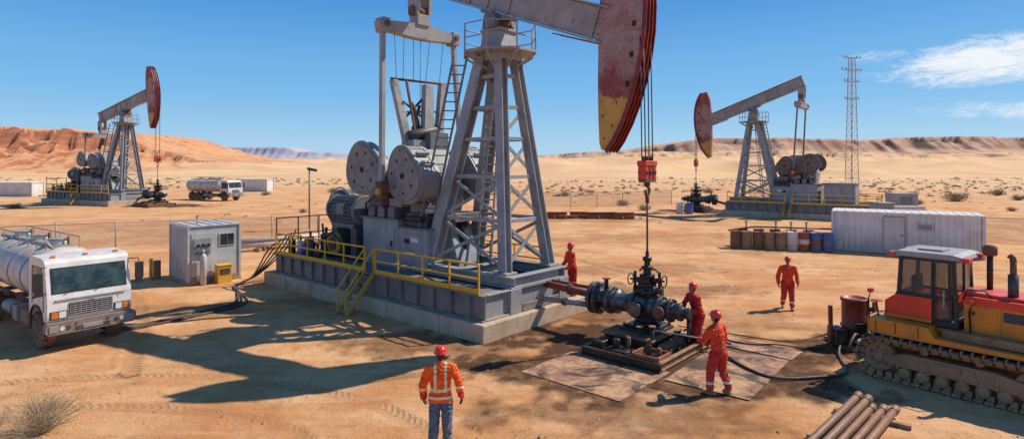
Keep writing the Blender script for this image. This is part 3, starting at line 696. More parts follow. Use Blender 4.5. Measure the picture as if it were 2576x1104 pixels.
def dozer(loc,rz,label):
    e=thing('bulldozer',label,'bulldozer',loc,rz)
    for s in(-1,1):
        y0=s*.98; b=MB()
        r=.43; x0,x1=-1.28,1.5; zc=.5
        L_=x1-x0; tot=2*L_+2*math.pi*r; n=44
        for i in range(n):
            d=tot*i/n
            if d<L_: p=(x0+d,zc-r);a=0
            elif d<L_+math.pi*r: t=(d-L_)/r; p=(x1+r*math.sin(t),zc-r*math.cos(t)); a=-t
            elif d<2*L_+math.pi*r:
                q=(d-L_-math.pi*r); p=(x1-q,zc+r-.03*math.sin(math.pi*q/L_)); a=math.pi
            else: t=(d-2*L_-math.pi*r)/r; p=(x0-r*math.sin(t),zc+r*math.cos(t)); a=math.pi-t
            R_=Matrix.Rotation(a,3,'Y')
            sh=R_@Vector((0,0,-.02)); 
            b.box(Vector((p[0],y0,p[1]))+sh,(.158,.54,.04),trackm,R_)
            g=R_@Vector((.06,0,-.075)); b.box(Vector((p[0],y0,p[1]))+g,(.03,.54,.08),trackm,R_)
            lk=R_@Vector((0,0,.05))
            for dy in(-.1,.1): b.box(Vector((p[0],y0+dy,p[1]))+lk,(.13,.05,.11),brownm,R_)
            for dy in(-.2,.2):
                bo=R_@Vector((-.03,0,-.045)); b.box(Vector((p[0],y0+dy,p[1]))+bo,(.04,.04,.02),brownm,R_)
        b.obj('track',e,.004)
        b=MB()
        for x,rr in((x0,.33),(x1,.35)):
            b.lathe([(.05,-.14),(.12,-.14),(.14,-.1),(rr-.06,-.1),(rr-.02,-.13),(rr,-.08),(rr,.08),(rr-.02,.13),(rr-.06,.1),(.14,.1),(.12,.14),(.05,.14)],(x,y0,zc),(0,1,0),brownm,24)
            b.cyl((x,y0-.19,zc),(x,y0+.19,zc),.1,brownm)
            for i in range(7):
                a=i*2*math.pi/7; b.cyl((x+rr*.6*math.cos(a),y0+s*.08,zc+rr*.6*math.sin(a)),(x+rr*.6*math.cos(a),y0+s*.12,zc+rr*.6*math.sin(a)),.035,rustm,n=6)
        for i in range(6): 
            x=-.78+i*.36; b.lathe([(.04,-.2),(.09,-.2),(.13,-.16),(.13,.16),(.09,.2),(.04,.2)],(x,y0,.23),(0,1,0),brownm,16)
        for x in(-.4,.6): b.lathe([(.03,-.1),(.08,-.1),(.08,.1),(.03,.1)],(x,y0,.79),(0,1,0),brownm,14)
        b.prism([(-1.15,.38),(1.4,.32),(1.45,.56),(.9,.68),(-.7,.68),(-1.2,.56)],y0-.17,y0+.17,brownm)
        b.prism([(-.5,.42),(.6,.42),(.5,.62),(-.4,.62)],y0-.2,y0+.2,brownm)
        for x in(-.9,-.3,.3,.9): b.bx(x-.03,x+.03,y0-.2,y0+.2,.32,.64,brownm)
        b.obj('track_frame',e,.01)
    b=MB()
    b.bx(-1.35,2.2,-.62,.62,.55,1.3,dozy)
    for a,c in((-1.12,-.63),(.63,1.12)): b.prism([(-1.5,1.06),(-1.2,1.02),(2.0,1.04),(2.0,1.11),(-.2,1.15),(-.32,1.35),(-1.5,1.37)],a,c,dozy)
    b.bx(-1.75,-1.35,-.5,.5,.6,1.25,dozy); b.bx(-1.9,-1.5,-.12,.12,.55,.8,blackm)
    b.bx(-.1,1.9,-.9,-.63,1.15,1.32,brownm)
    for x in(-1.35,-.95,-.5): b.bx(x-.01,x+.01,-1.128,-1.12,1.08,1.34,blackm)
    b.obj('chassis',e,.015)
    b=MB()
    b.bx(.22,2.5,-.6,.6,1.3,1.9,dozy)
    b.prism([(.2,1.9),(2.52,1.9),(2.5,2.0),(2.35,2.05),(.22,2.09)],-.62,.62,dozr); b.prism([(.22,2.09),(2.3,2.05),(2.2,2.11),(.24,2.17)],-.45,.45,dozr)
    b.bx(2.5,2.6,-.55,.55,1.15,1.9,blackm)
    for sgn in(-1,1):
        for (xa,xb,za,zb) in((.9,1.35,1.64,1.85),(1.5,1.95,1.64,1.85),(1.5,1.95,1.36,1.56)):
            b.bx(xa,xb,sgn*.595,sgn*.606,za,zb,blackm)
            for k in range(5): b.bx(xa,xb,sgn*.606,sgn*.62,za+.02+k*.04,za+.033+k*.04,greyd)
        b.bx(.3,.8,sgn*.59,sgn*.612,1.36,1.85,dozy); b.bx(.36,.42,sgn*.61,sgn*.62,1.7,1.78,blackm); b.bx(.95,1.4,sgn*.598,sgn*.61,1.36,1.56,dozy)
        b.bx(.86,.868,sgn*.598,sgn*.606,1.3,1.9,blackm); b.bx(1.43,1.438,sgn*.598,sgn*.606,1.3,1.9,blackm)
    b.obj('engine_hood',e,.015)
    b=MB()
    b.cyl((1.0,-.25,2.05),(1.0,-.25,2.62),.095,machd); b.cyl((1.0,-.25,2.5),(1.0,-.25,2.9),.06,rustm); b.tube([(1.0,-.25,2.88),(.99,-.25,2.97),(.93,-.25,3.03)],.062,rustm)
    b.obj('exhaust_pipe',e,.0)
    b=MB()
    b.cyl((.5,.25,2.1),(.5,.25,2.95),.06,blackm); b.lathe([(.12,0),(.14,.04),(.14,.18),(.09,.24),(.01,.25)],(.5,.25,2.92),(0,0,1),rustm,16)
    b.obj('air_intake',e,0)
    b=MB(); X0,X1,Y=-1.08,.12,.7
    b.prism([(-1.3,1.38),(-.36,1.38),(-.36,1.93),(X0,1.93),(-1.3,1.75)],-Y,Y,dozr); b.bx(-.34,X1+.02,-Y+.02,Y-.02,1.34,1.46,blackm); b.bx(-1.32,-.36,-Y-.012,-Y,1.38,1.45,dozy)
    for xa,xb,w in((X0+.03,X0+.1,.075),(-.36,-.36,.055),(X1-.02,X1-.08,.075)):
        for s in(-1,1): b.beam((xa,s*(Y-.04),1.45),(xb,s*(Y-.08),2.84),w,w,blackm,up=(0,1,0))
    for z in(1.93,):
        for s in(-1,1): b.bx(X0,X1,s*(Y-.07),s*(Y-.003),z,z+.05,blackm)
        b.bx(X0,X0+.07,-Y+.05,Y-.05,z,z+.05,blackm)
    for s in(-1,1): b.bx(X0+.08,X1-.06,s*(Y-.11),s*(Y-.05),2.76,2.84,blackm)
    b.bx(X1-.12,X1-.05,-Y+.08,Y-.08,2.76,2.84,blackm); b.bx(X1-.08,X1-.01,-Y+.05,Y-.05,1.9,2.1,dozr)
    b.bx(X1-.07,X1-.02,-.03,.03,2.1,2.8,blackm)
    b.obj('cab',e,.01)
    b=MB(); b.bx(-.85,-.45,-.25,.25,1.4,1.75,blackm); b.bx(-.9,-.78,-.25,.25,1.75,2.35,blackm); b.cyl((-.2,0,1.5),(-.1,0,2.0),.03,blackm); b.bx(-.05,.02,-.4,.4,1.5,2.0,blackm); b.obj('seat',e,.03)
    gl,gnt,gb=nt_new('cab_glass'); gb.inputs['Base Color'].default_value=(.07,.09,.09,1); gb.inputs['Roughness'].default_value=.08; gb.inputs['Alpha'].default_value=.42
    b=MB()
    for s in(-1,1):
        b.bx(X0+.08,-.4,s*(Y-.075),s*(Y-.065),1.98,2.78,gl); b.bx(-.335,X1-.06,s*(Y-.075),s*(Y-.065),1.5,2.78,gl)
    b.bx(X1-.05,X1-.04,-Y+.09,-.03,2.1,2.78,gl); b.bx(X1-.05,X1-.04,.03,Y-.09,2.1,2.78,gl); b.bx(X0+.05,X0+.06,-Y+.09,Y-.09,1.98,2.78,gl)
    b.obj('cab_window',e,0)
    b=MB(); b.beam((-.3,-Y-.01,1.45),(-.3,-Y+.02,2.75),.03,.03,blackm); b.beam((-.12,-Y-.03,1.8),(-.12,-Y-.03,2.15),.03,.03,greyl); b.beam((X1-.1,-Y-.01,1.45),(X1-.13,-Y+.02,2.75),.03,.03,blackm); b.beam((-.3,-Y-.01,2.1),(X1-.1,-Y-.01,2.1),.03,.03,blackm); b.obj('door',e,.003)
    b=MB()
    b.prism([(X0-.08,2.84),(X1+.14,2.84),(X1+.08,2.92),(X1-.08,2.96),(X0+.06,2.96),(X0-.06,2.92)],-Y-.02,Y+.02,greyl)
    for x in(X0-.06,X1+.12):
        for s in(-1,1): b.box((x,s*(Y-.14),2.86),(.2,.32,.1),dozr)
    b.bx(-.75,-.25,-.3,.3,2.96,3.0,grey)
    b.obj('roof',e,.015)
    for x,y in((-1.55,-.95),(-1.5,.9),(.35,-.66)):
        b=MB(); b.tube([(x,y,1.3),(x-.02,y,1.75),(x+.03,y,1.95)],.02,blackm,6); b.box((x+.03,y,1.98),(.1,.14,.09),dozr); b.obj('lamp',e,.004)
    b=MB(); b.tube([(-1.6,-.95,1.34),(-1.6,-.95,1.7),(-1.4,-.95,1.75),(-1.35,-.95,1.4)],.02,blackm,6); b.obj('grab_handle',e,.0)
    b=MB(); b.tube([(.2,-.62,2.0),(.3,-.68,2.25),(.6,-.62,2.25),(.7,-.58,2.1)],.018,blackm,6); b.obj('grab_handle',e,.0)
    return e
dozer((10.25,13.65,0),math.atan2(-.77,.64),'yellow and red crawler bulldozer with black cab and dusty tracks')
# ------------------------------------------------------------------ containers & sheds
def corr(b,x0,x1,y,z0,z1,mat,s,pitch=.28,dep=.035):
    n=int((x1-x0)/pitch); w=(x1-x0)/n; vs=[];fs=[]
    xs=[]
    for i in range(n):
        a=x0+i*w; xs+=[(a,0),(a+w*.35,0),(a+w*.5,dep),(a+w*.85,dep)]
    xs.append((x1,0))
    for x,d in xs: vs+=[(x,y+s*d,z0),(x,y+s*d,z1)]
    for i in range(len(xs)-1): fs.append((2*i,2*i+2,2*i+3,2*i+1))
    b.add(vs,fs,mat)
def container(loc,rz,L,D,Ht,label,door=True,mat=contw,group=None):
    e=thing('shipping_container',label,'container',loc,rz,1,group)
    b=MB()
    b.bx(.06,L-.06,.08,D-.08,.12,Ht-.06,mat)
    corr(b,.1,L-.1,.03,.15,Ht-.1,mat,-1,.3,.05); corr(b,.1,L-.1,D-.03,.15,Ht-.1,mat,1,.3,.05)
    bb=MB(); corr(bb,.1,D-.1,0,.15,Ht-.1,mat,-1)
    b.add([(.045+ (v[1]),v[0],v[2]) for v in bb.V],bb.F,mat)
    b.obj('wall',e,0)
    b=MB()
    for x in(0,L):
        for y in(0,D): b.box((x,y,Ht/2),(.14,.14,Ht),mat)
    for y in(0,D):
        for z in(.08,Ht-.05): b.bx(.07,L-.07,y-.05,y+.05,z-.06,z+.06,mat)
    for x in(0,L):
        for z in(.08,Ht-.05): b.bx(x-.05,x+.05,.07,D-.07,z-.06,z+.06,mat)
    b.bx(-.02,L+.02,-.02,D+.02,Ht-.02,Ht+.012,mat)
    n=int(L/.4)
    for i in range(n): b.bx(.2+i*.4,.3+i*.4,.1,D-.1,Ht+.012,Ht+.035,mat)
    b.obj('corner_frame',e,.008)
    if door:
        dm=M('door_white',(.60,.59,.56),(.5,.48,.44),.5,0,2,.1,14,rust=.2,dust=.3)
        b=MB(); x=L*.36; b.bx(x,x+.95,-.065,-.03,.18,Ht-.25,dm)
        for a in(x-.04,x+.95): b.bx(a,a+.05,-.08,-.03,.15,Ht-.2,greyl)
        b.bx(x,x+.95,-.08,-.03,Ht-.25,Ht-.2,greyl); b.bx(x+.8,x+.88,-.1,-.065,1.0,1.08,blackm)
        b.obj('door',e,.004)
        b=MB(); x=L*.58; b.bx(x,x+.75,-.08,-.03,1.35,1.75,dm); b.bx(x+.06,x+.69,-.086,-.08,1.41,1.69,greyd)
        for k in range(5): b.bx(x+.06,x+.69,-.1,-.086,1.43+k*.055,1.45+k*.055,dm)
        b.obj('air_vent',e,.003)
    return e
container((18.45,34.3,0),math.atan2(-.5,.86),6.9,2.5,2.25,'long white corrugated site container with a side door on sand')
container((-80,88.5,0),.03,8.5,2.4,2.1,'white corrugated storage container far out on the sand',False,group='distant storage containers')
container((-48,104,0),-.1,5.5,2.4,2.2,'white corrugated storage container beside the small tanker truck',False,group='distant storage containers')
CL=Vector((-13.2,24.3,0)); ca_=math.atan2(.72,.69)
e=thing('control_cabin','pale grey metal cabin with small window and wall panel','cabin',CL,ca_)
cab_m=M('cabin_paint',(.52,.52,.50),(.41,.41,.39),.55,.0,1.5,.12,12,rust=.38,rustc=(.25,.15,.09),dust=.35,streak=True)
CW=2.05
b=MB(); b.bx(.0,CW,0,2.2,.15,2.36,cab_m)
for x in(.0,CW): 
    for y in(0,2.2): b.box((x,y,1.25),(.09,.09,2.2),cab_m)
for i in range(7): b.bx(-.03,0,.18+i*.29,.22+i*.29,.25,2.25,cab_m)
b.bx(0.05,CW-.05,-.03,0,.18,.3,greyd); b.bx(-.05,CW+.05,-.05,2.25,0,.15,greyd)
b.obj('wall',e,.006)
b=MB(); b.bx(-.05,CW+.05,-.05,2.25,2.36,2.41,cab_m); 
for i in range(5): b.bx(.05+i*.42,.12+i*.42,-.03,2.23,2.41,2.44,cab_m)
b.tube([(.6,.8,2.4),(.6,.8,2.75),(.7,.8,2.8)],.04,greyl,8); b.obj('roof',e,.006)
b=MB(); b.bx(1.2,1.85,-.03,.0,1.5,2.05,cab_m); b.bx(1.25,1.8,-.04,-.03,1.55,2.0,glassm); b.bx(1.51,1.54,-.05,-.04,1.55,2.0,greyd); b.obj('window',e,.003)
b=MB(); b.bx(.12,.95,-.03,-.0,.35,2.1,cab_m); b.bx(.2,.85,-.1,-.03,1.25,1.9,greyl); 
for i in range(3): b.cyl((.35+i*.2,-.15,1.6),(.35+i*.2,-.1,1.6),.07,blackm,n=10)
b.bx(.3,.75,-.16,-.1,1.3,1.42,greyd); b.obj('instrument_panel',e,.004)
Rc=Matrix.Rotation(ca_,3,'Z')
p=CL+Rc@Vector((.5,-.25,0)); h=1.35
b=MB(); b.lathe([(.09,0),(.13,.04),(.13,h-.22),(.1,h-.12),(.04,h-.08),(.04,h),(.055,h+.01),(.055,h+.08)],p,(0,0,1),cab_m,16)
tag(b.obj('gas_cylinder',None,0),'tall pale gas cylinder standing against the cabin wall','gas cylinder')
b=MB(); c=CL+Rc@Vector((1.25,-.35,0))
b.box(c+Vector((0,0,.36)),(.55,.38,.72),yellow,Rc); b.box(c+Vector((0,0,.75)),(.6,.43,.06),yellow,Rc); b.box(c+Rc@Vector((0,-.2,.5)),(.4,.02,.25),blackm,Rc)
tag(b.obj('storage_box',None,.01),'small yellow metal box standing beside the equipment cabin','box')
b=MB(); c=Vector((-15.5,25.6,0)); b.cyl(c,c+Vector((0,0,.9)),.07,yellow); b.box(c+Vector((.2,.1,.4)),(.2,.25,.8),rustm)
tag(b.obj('bollard',None,.01),'rust and yellow steel bollard beside the cabin','bollard')
def drum(loc,mat,h,r,label,band=None):
    b=MB(); 
    pr=[(r-.02,0),(r,.01),(r,.04)]
    for f in(.33,.66): pr+=[(r,h*f-.03),(r+.018,h*f),(r,h*f+.03)]
    pr+=[(r,h-.03),(r+.012,h),(r-.02,h),(r-.03,h-.025),(.01,h-.025)]
    b.lathe(pr,loc,(0,0,1),mat,24)
    if band: b.lathe([(r+.003,h*.36),(r+.004,h*.63)],loc,(0,0,1),band,24)
    b.cyl((loc[0]+r*.5,loc[1],h-.03),(loc[0]+r*.5,loc[1],h+.02),.035,blackm,n=8)
    tag(b.obj('oil_drum',None,0),label,'oil drum','oil drums standing in a row')
for i in range(9):
    f=i/8; x=13.2+4.6*f; y=35.2-1.6*f
    mt=[rustm,brownm,rustm,brownm,brownm,contw,rustred,bluem,bluem][i]
    drum((x,y,0),mt,1.0+.06*(i>4),.3,['rusty brown oil drum','dusty brown oil drum','rusty oil drum','dusty brown oil drum','dusty oil drum','white oil drum','red oil drum','blue and red oil drum','blue oil drum'][i]+' standing in a row on sand',rustred if i==7 else (contw if i==6 else None))
for i in range(5): drum((14.0+i*.85,36.2-.3*i,0),brownm if i%2 else rustm,1.05,.3,'rusty oil drum in the back row on sand')
b=MB(); b.tube([(13,35.9,.95),(14.5,35.6,1.2),(16,35,1.22),(19,34.6,1.15)],.05,greyd); 
for x in(14,15.6,16.4,17.2): b.cyl((x,35.9-(x-13)*.25,0),(x,35.9-(x-13)*.25,1.55),.04,rustm); b.lathe([(.12,0),(.12,.03)],(x,35.9-(x-13)*.25,1.5),(0,0,1),rustred,12)
tag(b.obj('pipe_manifold',None,0),'grey pipe run with rusty valves behind the oil drums','pipework')
e=thing('mud_tank','rusty red cylindrical tank with black base and fittings','tank',(9.42,16.4,0))
b=MB(); b.lathe([(.3,.1),(.32,.14),(.32,.5),(.35,.52),(.35,.57),(.32,.59),(.32,1.2),(.35,1.22),(.35,1.3),(.3,1.31),(.28,1.26),(.02,1.26)],(0,0,0),(0,0,1),M('tank_red',(.36,.045,.03),(.10,.03,.025),.5,.1,3,.3,20,rust=.5,rustc=(.03,.022,.02),dust=.2),28); b.obj('tank_shell',e,0)
b=MB(); b.bx(-.55,.6,-.55,.55,.02,.1,rustm); b.cyl((.5,-.1,.1),(.5,-.1,1.2),.07,yelworn); b.cyl((.3,-.1,1.0),(.55,-.1,1.0),.06,blackm); b.tube([(.0,-.36,.4),(-.3,-.55,.45),(-.5,-.7,.3),(-.7,-.9,.05)],.04,hosem); b.bx(-.65,-.35,-.3,.2,.1,.5,blackm); b.bx(.36,.7,.1,.5,.1,.8,oily); b.lathe([(.15,0),(.15,.03)],(.56,-.1,1.25),(0,0,1),orangered,14); b.bx(-.25,.3,-.45,-.33,.1,.7,oily); b.obj('pump_fitting',e,.006)
b=MB(); b.beam((8.72,16.3,-.05),(8.7,16.3,1.12),.09,.09,rustred); tag(b.obj('marker_post',None,.006),'rusty red steel marker post standing in sand','post')
for i in range(8):
    b=MB(); x=3.0+i*1.0; y=54.2-i*.1+random.uniform(-.6,.6); a=random.uniform(-.15,.15)
    d=Vector((math.cos(a),math.sin(a),0))*random.uniform(.7,1.4)
    for k in range(2 if i%2 else 1): b.ibeam(Vector((x,y+.1*k,.16+.3*k))-d,Vector((x,y+.1*k,.16+.3*k))+d,.24,.28,rustred if (i+k)%3 else rustm,.04)
    b.beam((x-.2,y-.3,.12),(x-.2,y+.4,.5),.1,.1,rustred)
    tag(b.obj('steel_girder_stack',None,0),'rust-red steel girders stacked on open sand','girders','rust-red girder stacks on the sand')
for x,y,mt in((17.4,58.5,bluem),(16.7,59.2,white)): drum((x,y,0),mt,1.1,.36,'small coloured drum beside the lowered pump')
for i in range(3):
    b=MB(); b.cyl((-15.2,33.0+i*.45,.35+.22*(i%2)),(-11,37.0+i*.45,.35+.22*(i%2)),.13,tankm); 
    if i==0:
        for k in(.2,.8): b.box((-15.2+4.2*k,33.4+4*k,.1),(.3,1.4,.2),wood)
    tag(b.obj('white_pipe',None,0),'long dusty white pipe resting on timber blocks','pipe','white pipes on timber blocks')
da=Vector((-.70,-.71,0)); dp=Vector((.80,-.60,0))
base=Vector((6.98,12.15,0))
pm=M('drill_pipe',(.20,.088,.055),(.12,.06,.042),.6,.1,3,.3,30,rust=.4,rustc=(.07,.04,.03),dust=.2)
for i in range(7):
    b=MB(); o=base+dp*(.175*(i if i<5 else i-4.5)+random.uniform(-.01,.01))+da*random.uniform(0,.3); z=.16 if i<5 else .30
    p0=o+Vector((0,0,z)); p1=o+da*3.6+Vector((0,0,z))
    b.cyl(p0,p1,.068,pm,n=20); b.cyl(p0-da*.06,p0+da*.16,.082,pm,n=20); b.cyl(p0-da*.065,p0-da*.0601,.05,darkm,n=16)
    tag(b.obj('drill_pipe',None,.004),'rusty brown drill pipe lying in a stack on timbers','pipe','stacked rusty drill pipes')
for k in(.45,2.0,3.2):
    b=MB(); b.beam(base+da*k-dp*.25+Vector((0,0,.04)),base+da*k+dp*1.05+Vector((0,0,.04)),.14,.09,wood)
    tag(b.obj('timber_bearer',None,.006),'weathered timber bearer under the drill pipes','timber','timber bearers under pipes')
e=thing('flood_light','thin dark pole with small floodlight beside the pump base','lamp post',(-15.3,45,0))
b=MB(); b.cyl((0,0,0),(0,0,4.5),.06,machd,r2=.045,n=10); b.obj('pole',e,0)
b=MB(); b.box((.25,-.1,4.5),(.7,.3,.2),machd,Matrix.Rotation(.2,3,'Y')); b.cyl((0,0,4.4),(.3,-.1,4.5),.04,machd); b.obj('lamp_head',e,.01)
e=thing('lattice_mast','tall thin rusty lattice mast with small cross arms','lattice mast',(47.3,83,0),.3)
b=MB(); Ht=19.6
def tw(z): return .62-.34*z/Ht
cr=[(-1,-1),(1,-1),(1,1),(-1,1)]
mastm=M('mast_steel',(.50,.43,.36),(.36,.27,.21),.6,.1,3,.1,20,rust=.4,dust=0)
for sx,sy in cr: b.beam((sx*tw(0),sy*tw(0),0),(sx*tw(Ht),sy*tw(Ht),Ht),.065,.065,mastm)
nl=20
for i in range(nl):
    z0=Ht*i/nl;z1=Ht*(i+1)/nl
    for k in range(4):
        a=cr[k];c=cr[(k+1)%4]
        b.beam((a[0]*tw(z0),a[1]*tw(z0),z0),(c[0]*tw(z1),c[1]*tw(z1),z1),.03,.03,mastm)
        b.beam((a[0]*tw(z1),a[1]*tw(z1),z1),(c[0]*tw(z1),c[1]*tw(z1),z1),.03,.03,mastm)
b.obj('lattice',e,0)
for z,w in((19.6,1.5),(17.9,1.7),(16.3,1.3),(13.9,1.2)):
    b=MB(); b.beam((-w,0,z),(w,0,z),.1,.1,mastm)
    for x in(-w,-w*.6,w*.6,w): b.cyl((x,0,z),(x,0,z+.35),.07,mastm,n=8)
    b.obj('cross_arm',e,0)
# fences
m,nt,bs=nt_new('chain_link')
tc=N(nt,'ShaderNodeTexCoord').outputs['UV']
sp=N(nt,'ShaderNodeSeparateXYZ'); nt.links.new(tc,sp.inputs[0])
def dl_(sgn):
    v=mth(nt,'MULTIPLY_ADD',sp.outputs[1],sgn,sp.outputs[0]); f=mth(nt,'FRACT',mth(nt,'MULTIPLY',v,9.0)); return mth(nt,'LESS_THAN',f,.14)
al=mth(nt,'MAXIMUM',dl_(1),dl_(-1))
bs.inputs['Base Color'].default_value=(.3,.27,.24,1); bs.inputs['Metallic'].default_value=.3; nt.links.new(al,bs.inputs['Alpha'])
linkm=m
def fence(p0,p1,h,label,step=2.6):
    p0=Vector((*p0,0));p1=Vector((*p1,0)); e=thing('chain_link_fence',label,'fence',p0,0,1,'chain-link fence runs')
    d=p1-p0; n=int(d.length/step)
    b=MB(); b.add([(0,0,.05),tuple(d+Vector((0,0,.05))),tuple(d+Vector((0,0,h))),(0,0,h)],[(0,1,2,3)],linkm)
    o=b.obj('mesh_panel',e,0,recalc=False); uv=o.data.uv_layers.new(name='UVMap')
    for i,c in enumerate(((0,0),(d.length,0),(d.length,h),(0,h))): uv.data[i].uv=c
    b=MB(); b.cyl((0,0,h),d+Vector((0,0,h)),.022,greyl,n=6); b.obj('top_rail',e,0)
    me=None
    for i in range(n+1):
        if me is None:
            b=MB(); b.cyl((0,0,-.1),(0,0,h+.12),.04,greyl,n=8); o=b.obj('fence_post',e,0); me=o.data
        else:
            o=bpy.data.objects.new('fence_post',me); COL.objects.link(o); o.parent=e
        o.location=d*(i/n)
fence((-34,30.5),(-13.2,40.5),1.45,'sagging grey chain-link fence with thin posts across sand')
fence((3.5,66),(19,71),1.7,'distant grey chain-link fence across the sand flat',3)
fence((29.5,38),(42,36),1.5,'grey chain-link fence running past the white container')
for x,y,w,h in((32.5,50,1.6,1.3),(40.5,62,1.2,1.8),(28.5,46,.5,1.9)):
    b=MB(); b.bx(x-w,x+w,y-.8,y+.8,0,h,contw if h<1.5 else greyl); b.bx(x-w-.05,x+w+.05,y-.85,y+.85,h,h+.08,greyl); b.bx(x-w*.5,x+w*.5,y-.84,y-.8,.3,h-.3,greyd)
    tag(b.obj('equipment_cabinet',None,.01),'small pale metal equipment cabinet standing on sand','cabinet','equipment cabinets on the sand')
def smooth(pts,k=8):
    P_=[Vector(p) for p in pts]; out=[]
    for i in range(len(P_)-1):
        a=P_[max(i-1,0)];b_=P_[i];c=P_[i+1];d=P_[min(i+2,len(P_)-1)]
        for j in range(k):
            t=j/k; out.append(.5*((2*b_)+(-a+c)*t+(2*a-5*b_+4*c-d)*t*t+(-a+3*b_-3*c+d)*t**3))
    out.append(P_[-1]); return out
def hose(pts,r,label,mat=hosem):
    b=MB(); b.tube(smooth(pts),r,mat,8); tag(b.obj('hose',None,0),label,'hose','black hoses on the ground')
for k in range(5):
    o=.16*k; j=random.uniform(-.2,.2)
    top=W(-12.3,-2.6+.22*k,1.7+.12*k)
    hose([top,W(-12.55,-2.9+.2*k,1.3),W(-12.9-.08*k,-3.35+.1*k,.3),W(-12.7-.1*k,-4.2+o*.6,.04),(-9.4+j-o,21.3+o*.5,.04),(-10.2+j,19.4+o*1.8,.04),(-11.4+j,17.8+o*1.1,.04),(-12.0,17.3+o*.4,.2 if k%2 else .05)],.03,'black rubber hose running from the pump deck across sand')
wh=W(3.42,0)
hose([wh+Vector((1.3,.0,.4)),(5.45,15.3,.1),(5.7,14.3,.06),(6.1,13.75,.05),(7.0,13.8,.05),(7.9,14.1,.05),(8.4,15.3,.05),(8.7,15.8,.2),(9.05,16.1,.4)],.035,'black rubber hose curving from the wellhead to the tank')
hose([wh+Vector((1.3,.6,.4)),(5.6,17.2,.06),(6.4,16.4,.05),(7.2,16.3,.05),(8.2,16.0,.05),(9.0,16.4,.3)],.022,'thin black hose running from the wellhead to the tank')
hose([wh+Vector((1.1,.9,.3)),(5.2,18.0,.06),(6.2,17.4,.05),(7.6,16.6,.05),(8.7,16.9,.1),(9.1,16.8,.3)],.02,'thin black hose running behind the workers')
# ------------------------------------------------------------------ people
def cloth(name,c1,c2,r=.85):
    m=M(name,c1,c2,r,0,5,.0,20,dust=.15)
    nt=m.node_tree; b=nt.nodes['Principled BSDF']; tc=N(nt,'ShaderNodeTexCoord').outputs['Object']
    bp=N(nt,'ShaderNodeBump'); bp.inputs['Strength'].default_value=.8; bp.inputs['Distance'].default_value=.04
    nt.links.new(noi(nt,tc,13,4,.5,1.5),bp.inputs['Height']); nt.links.new(bp.outputs[0],b.inputs['Normal']); return m
c_red=cloth('red_coverall',(.68,.022,.016),(.42,.014,.011)); c_or=cloth('orange_red_jacket',(.84,.075,.016),(.62,.045,.013)); c_vest=cloth('hi_vis_orange',(.95,.14,.01),(.80,.085,.008))
c_jean=cloth('blue_denim',(.09,.16,.25),(.055,.10,.17)); c_glove=cloth('dark_glove',(.05,.035,.028),(.03,.022,.018)); c_boot=M('boot_leather',(.035,.025,.02),(.05,.035,.025),.6,0,6,.3,30,dust=.6)
c_skin=M('skin',(.30,.15,.09),(.25,.12,.07),.5,0,8,.05,40,dust=0); c_hair=M('dark_hair',(.012,.009,.008),(.02,.015,.012),.6,0,20,.3,80,dust=0)
c_band=M('reflective_band',(.78,.76,.48),(.64,.62,.36),.35,.1,10,.05,40,dust=.05); c_eye=M('eye_dark',(.02,.015,.012),(.04,.03,.02),.2,0,10,0,10,dust=0)
helm=M('helmet_red',(.75,.035,.018),(.65,.03,.016),.28,0,3,.05,20,dust=.1)
PM=[c_red,c_or,c_vest,c_jean,c_glove,c_boot,c_skin,c_hair,c_band,c_eye]
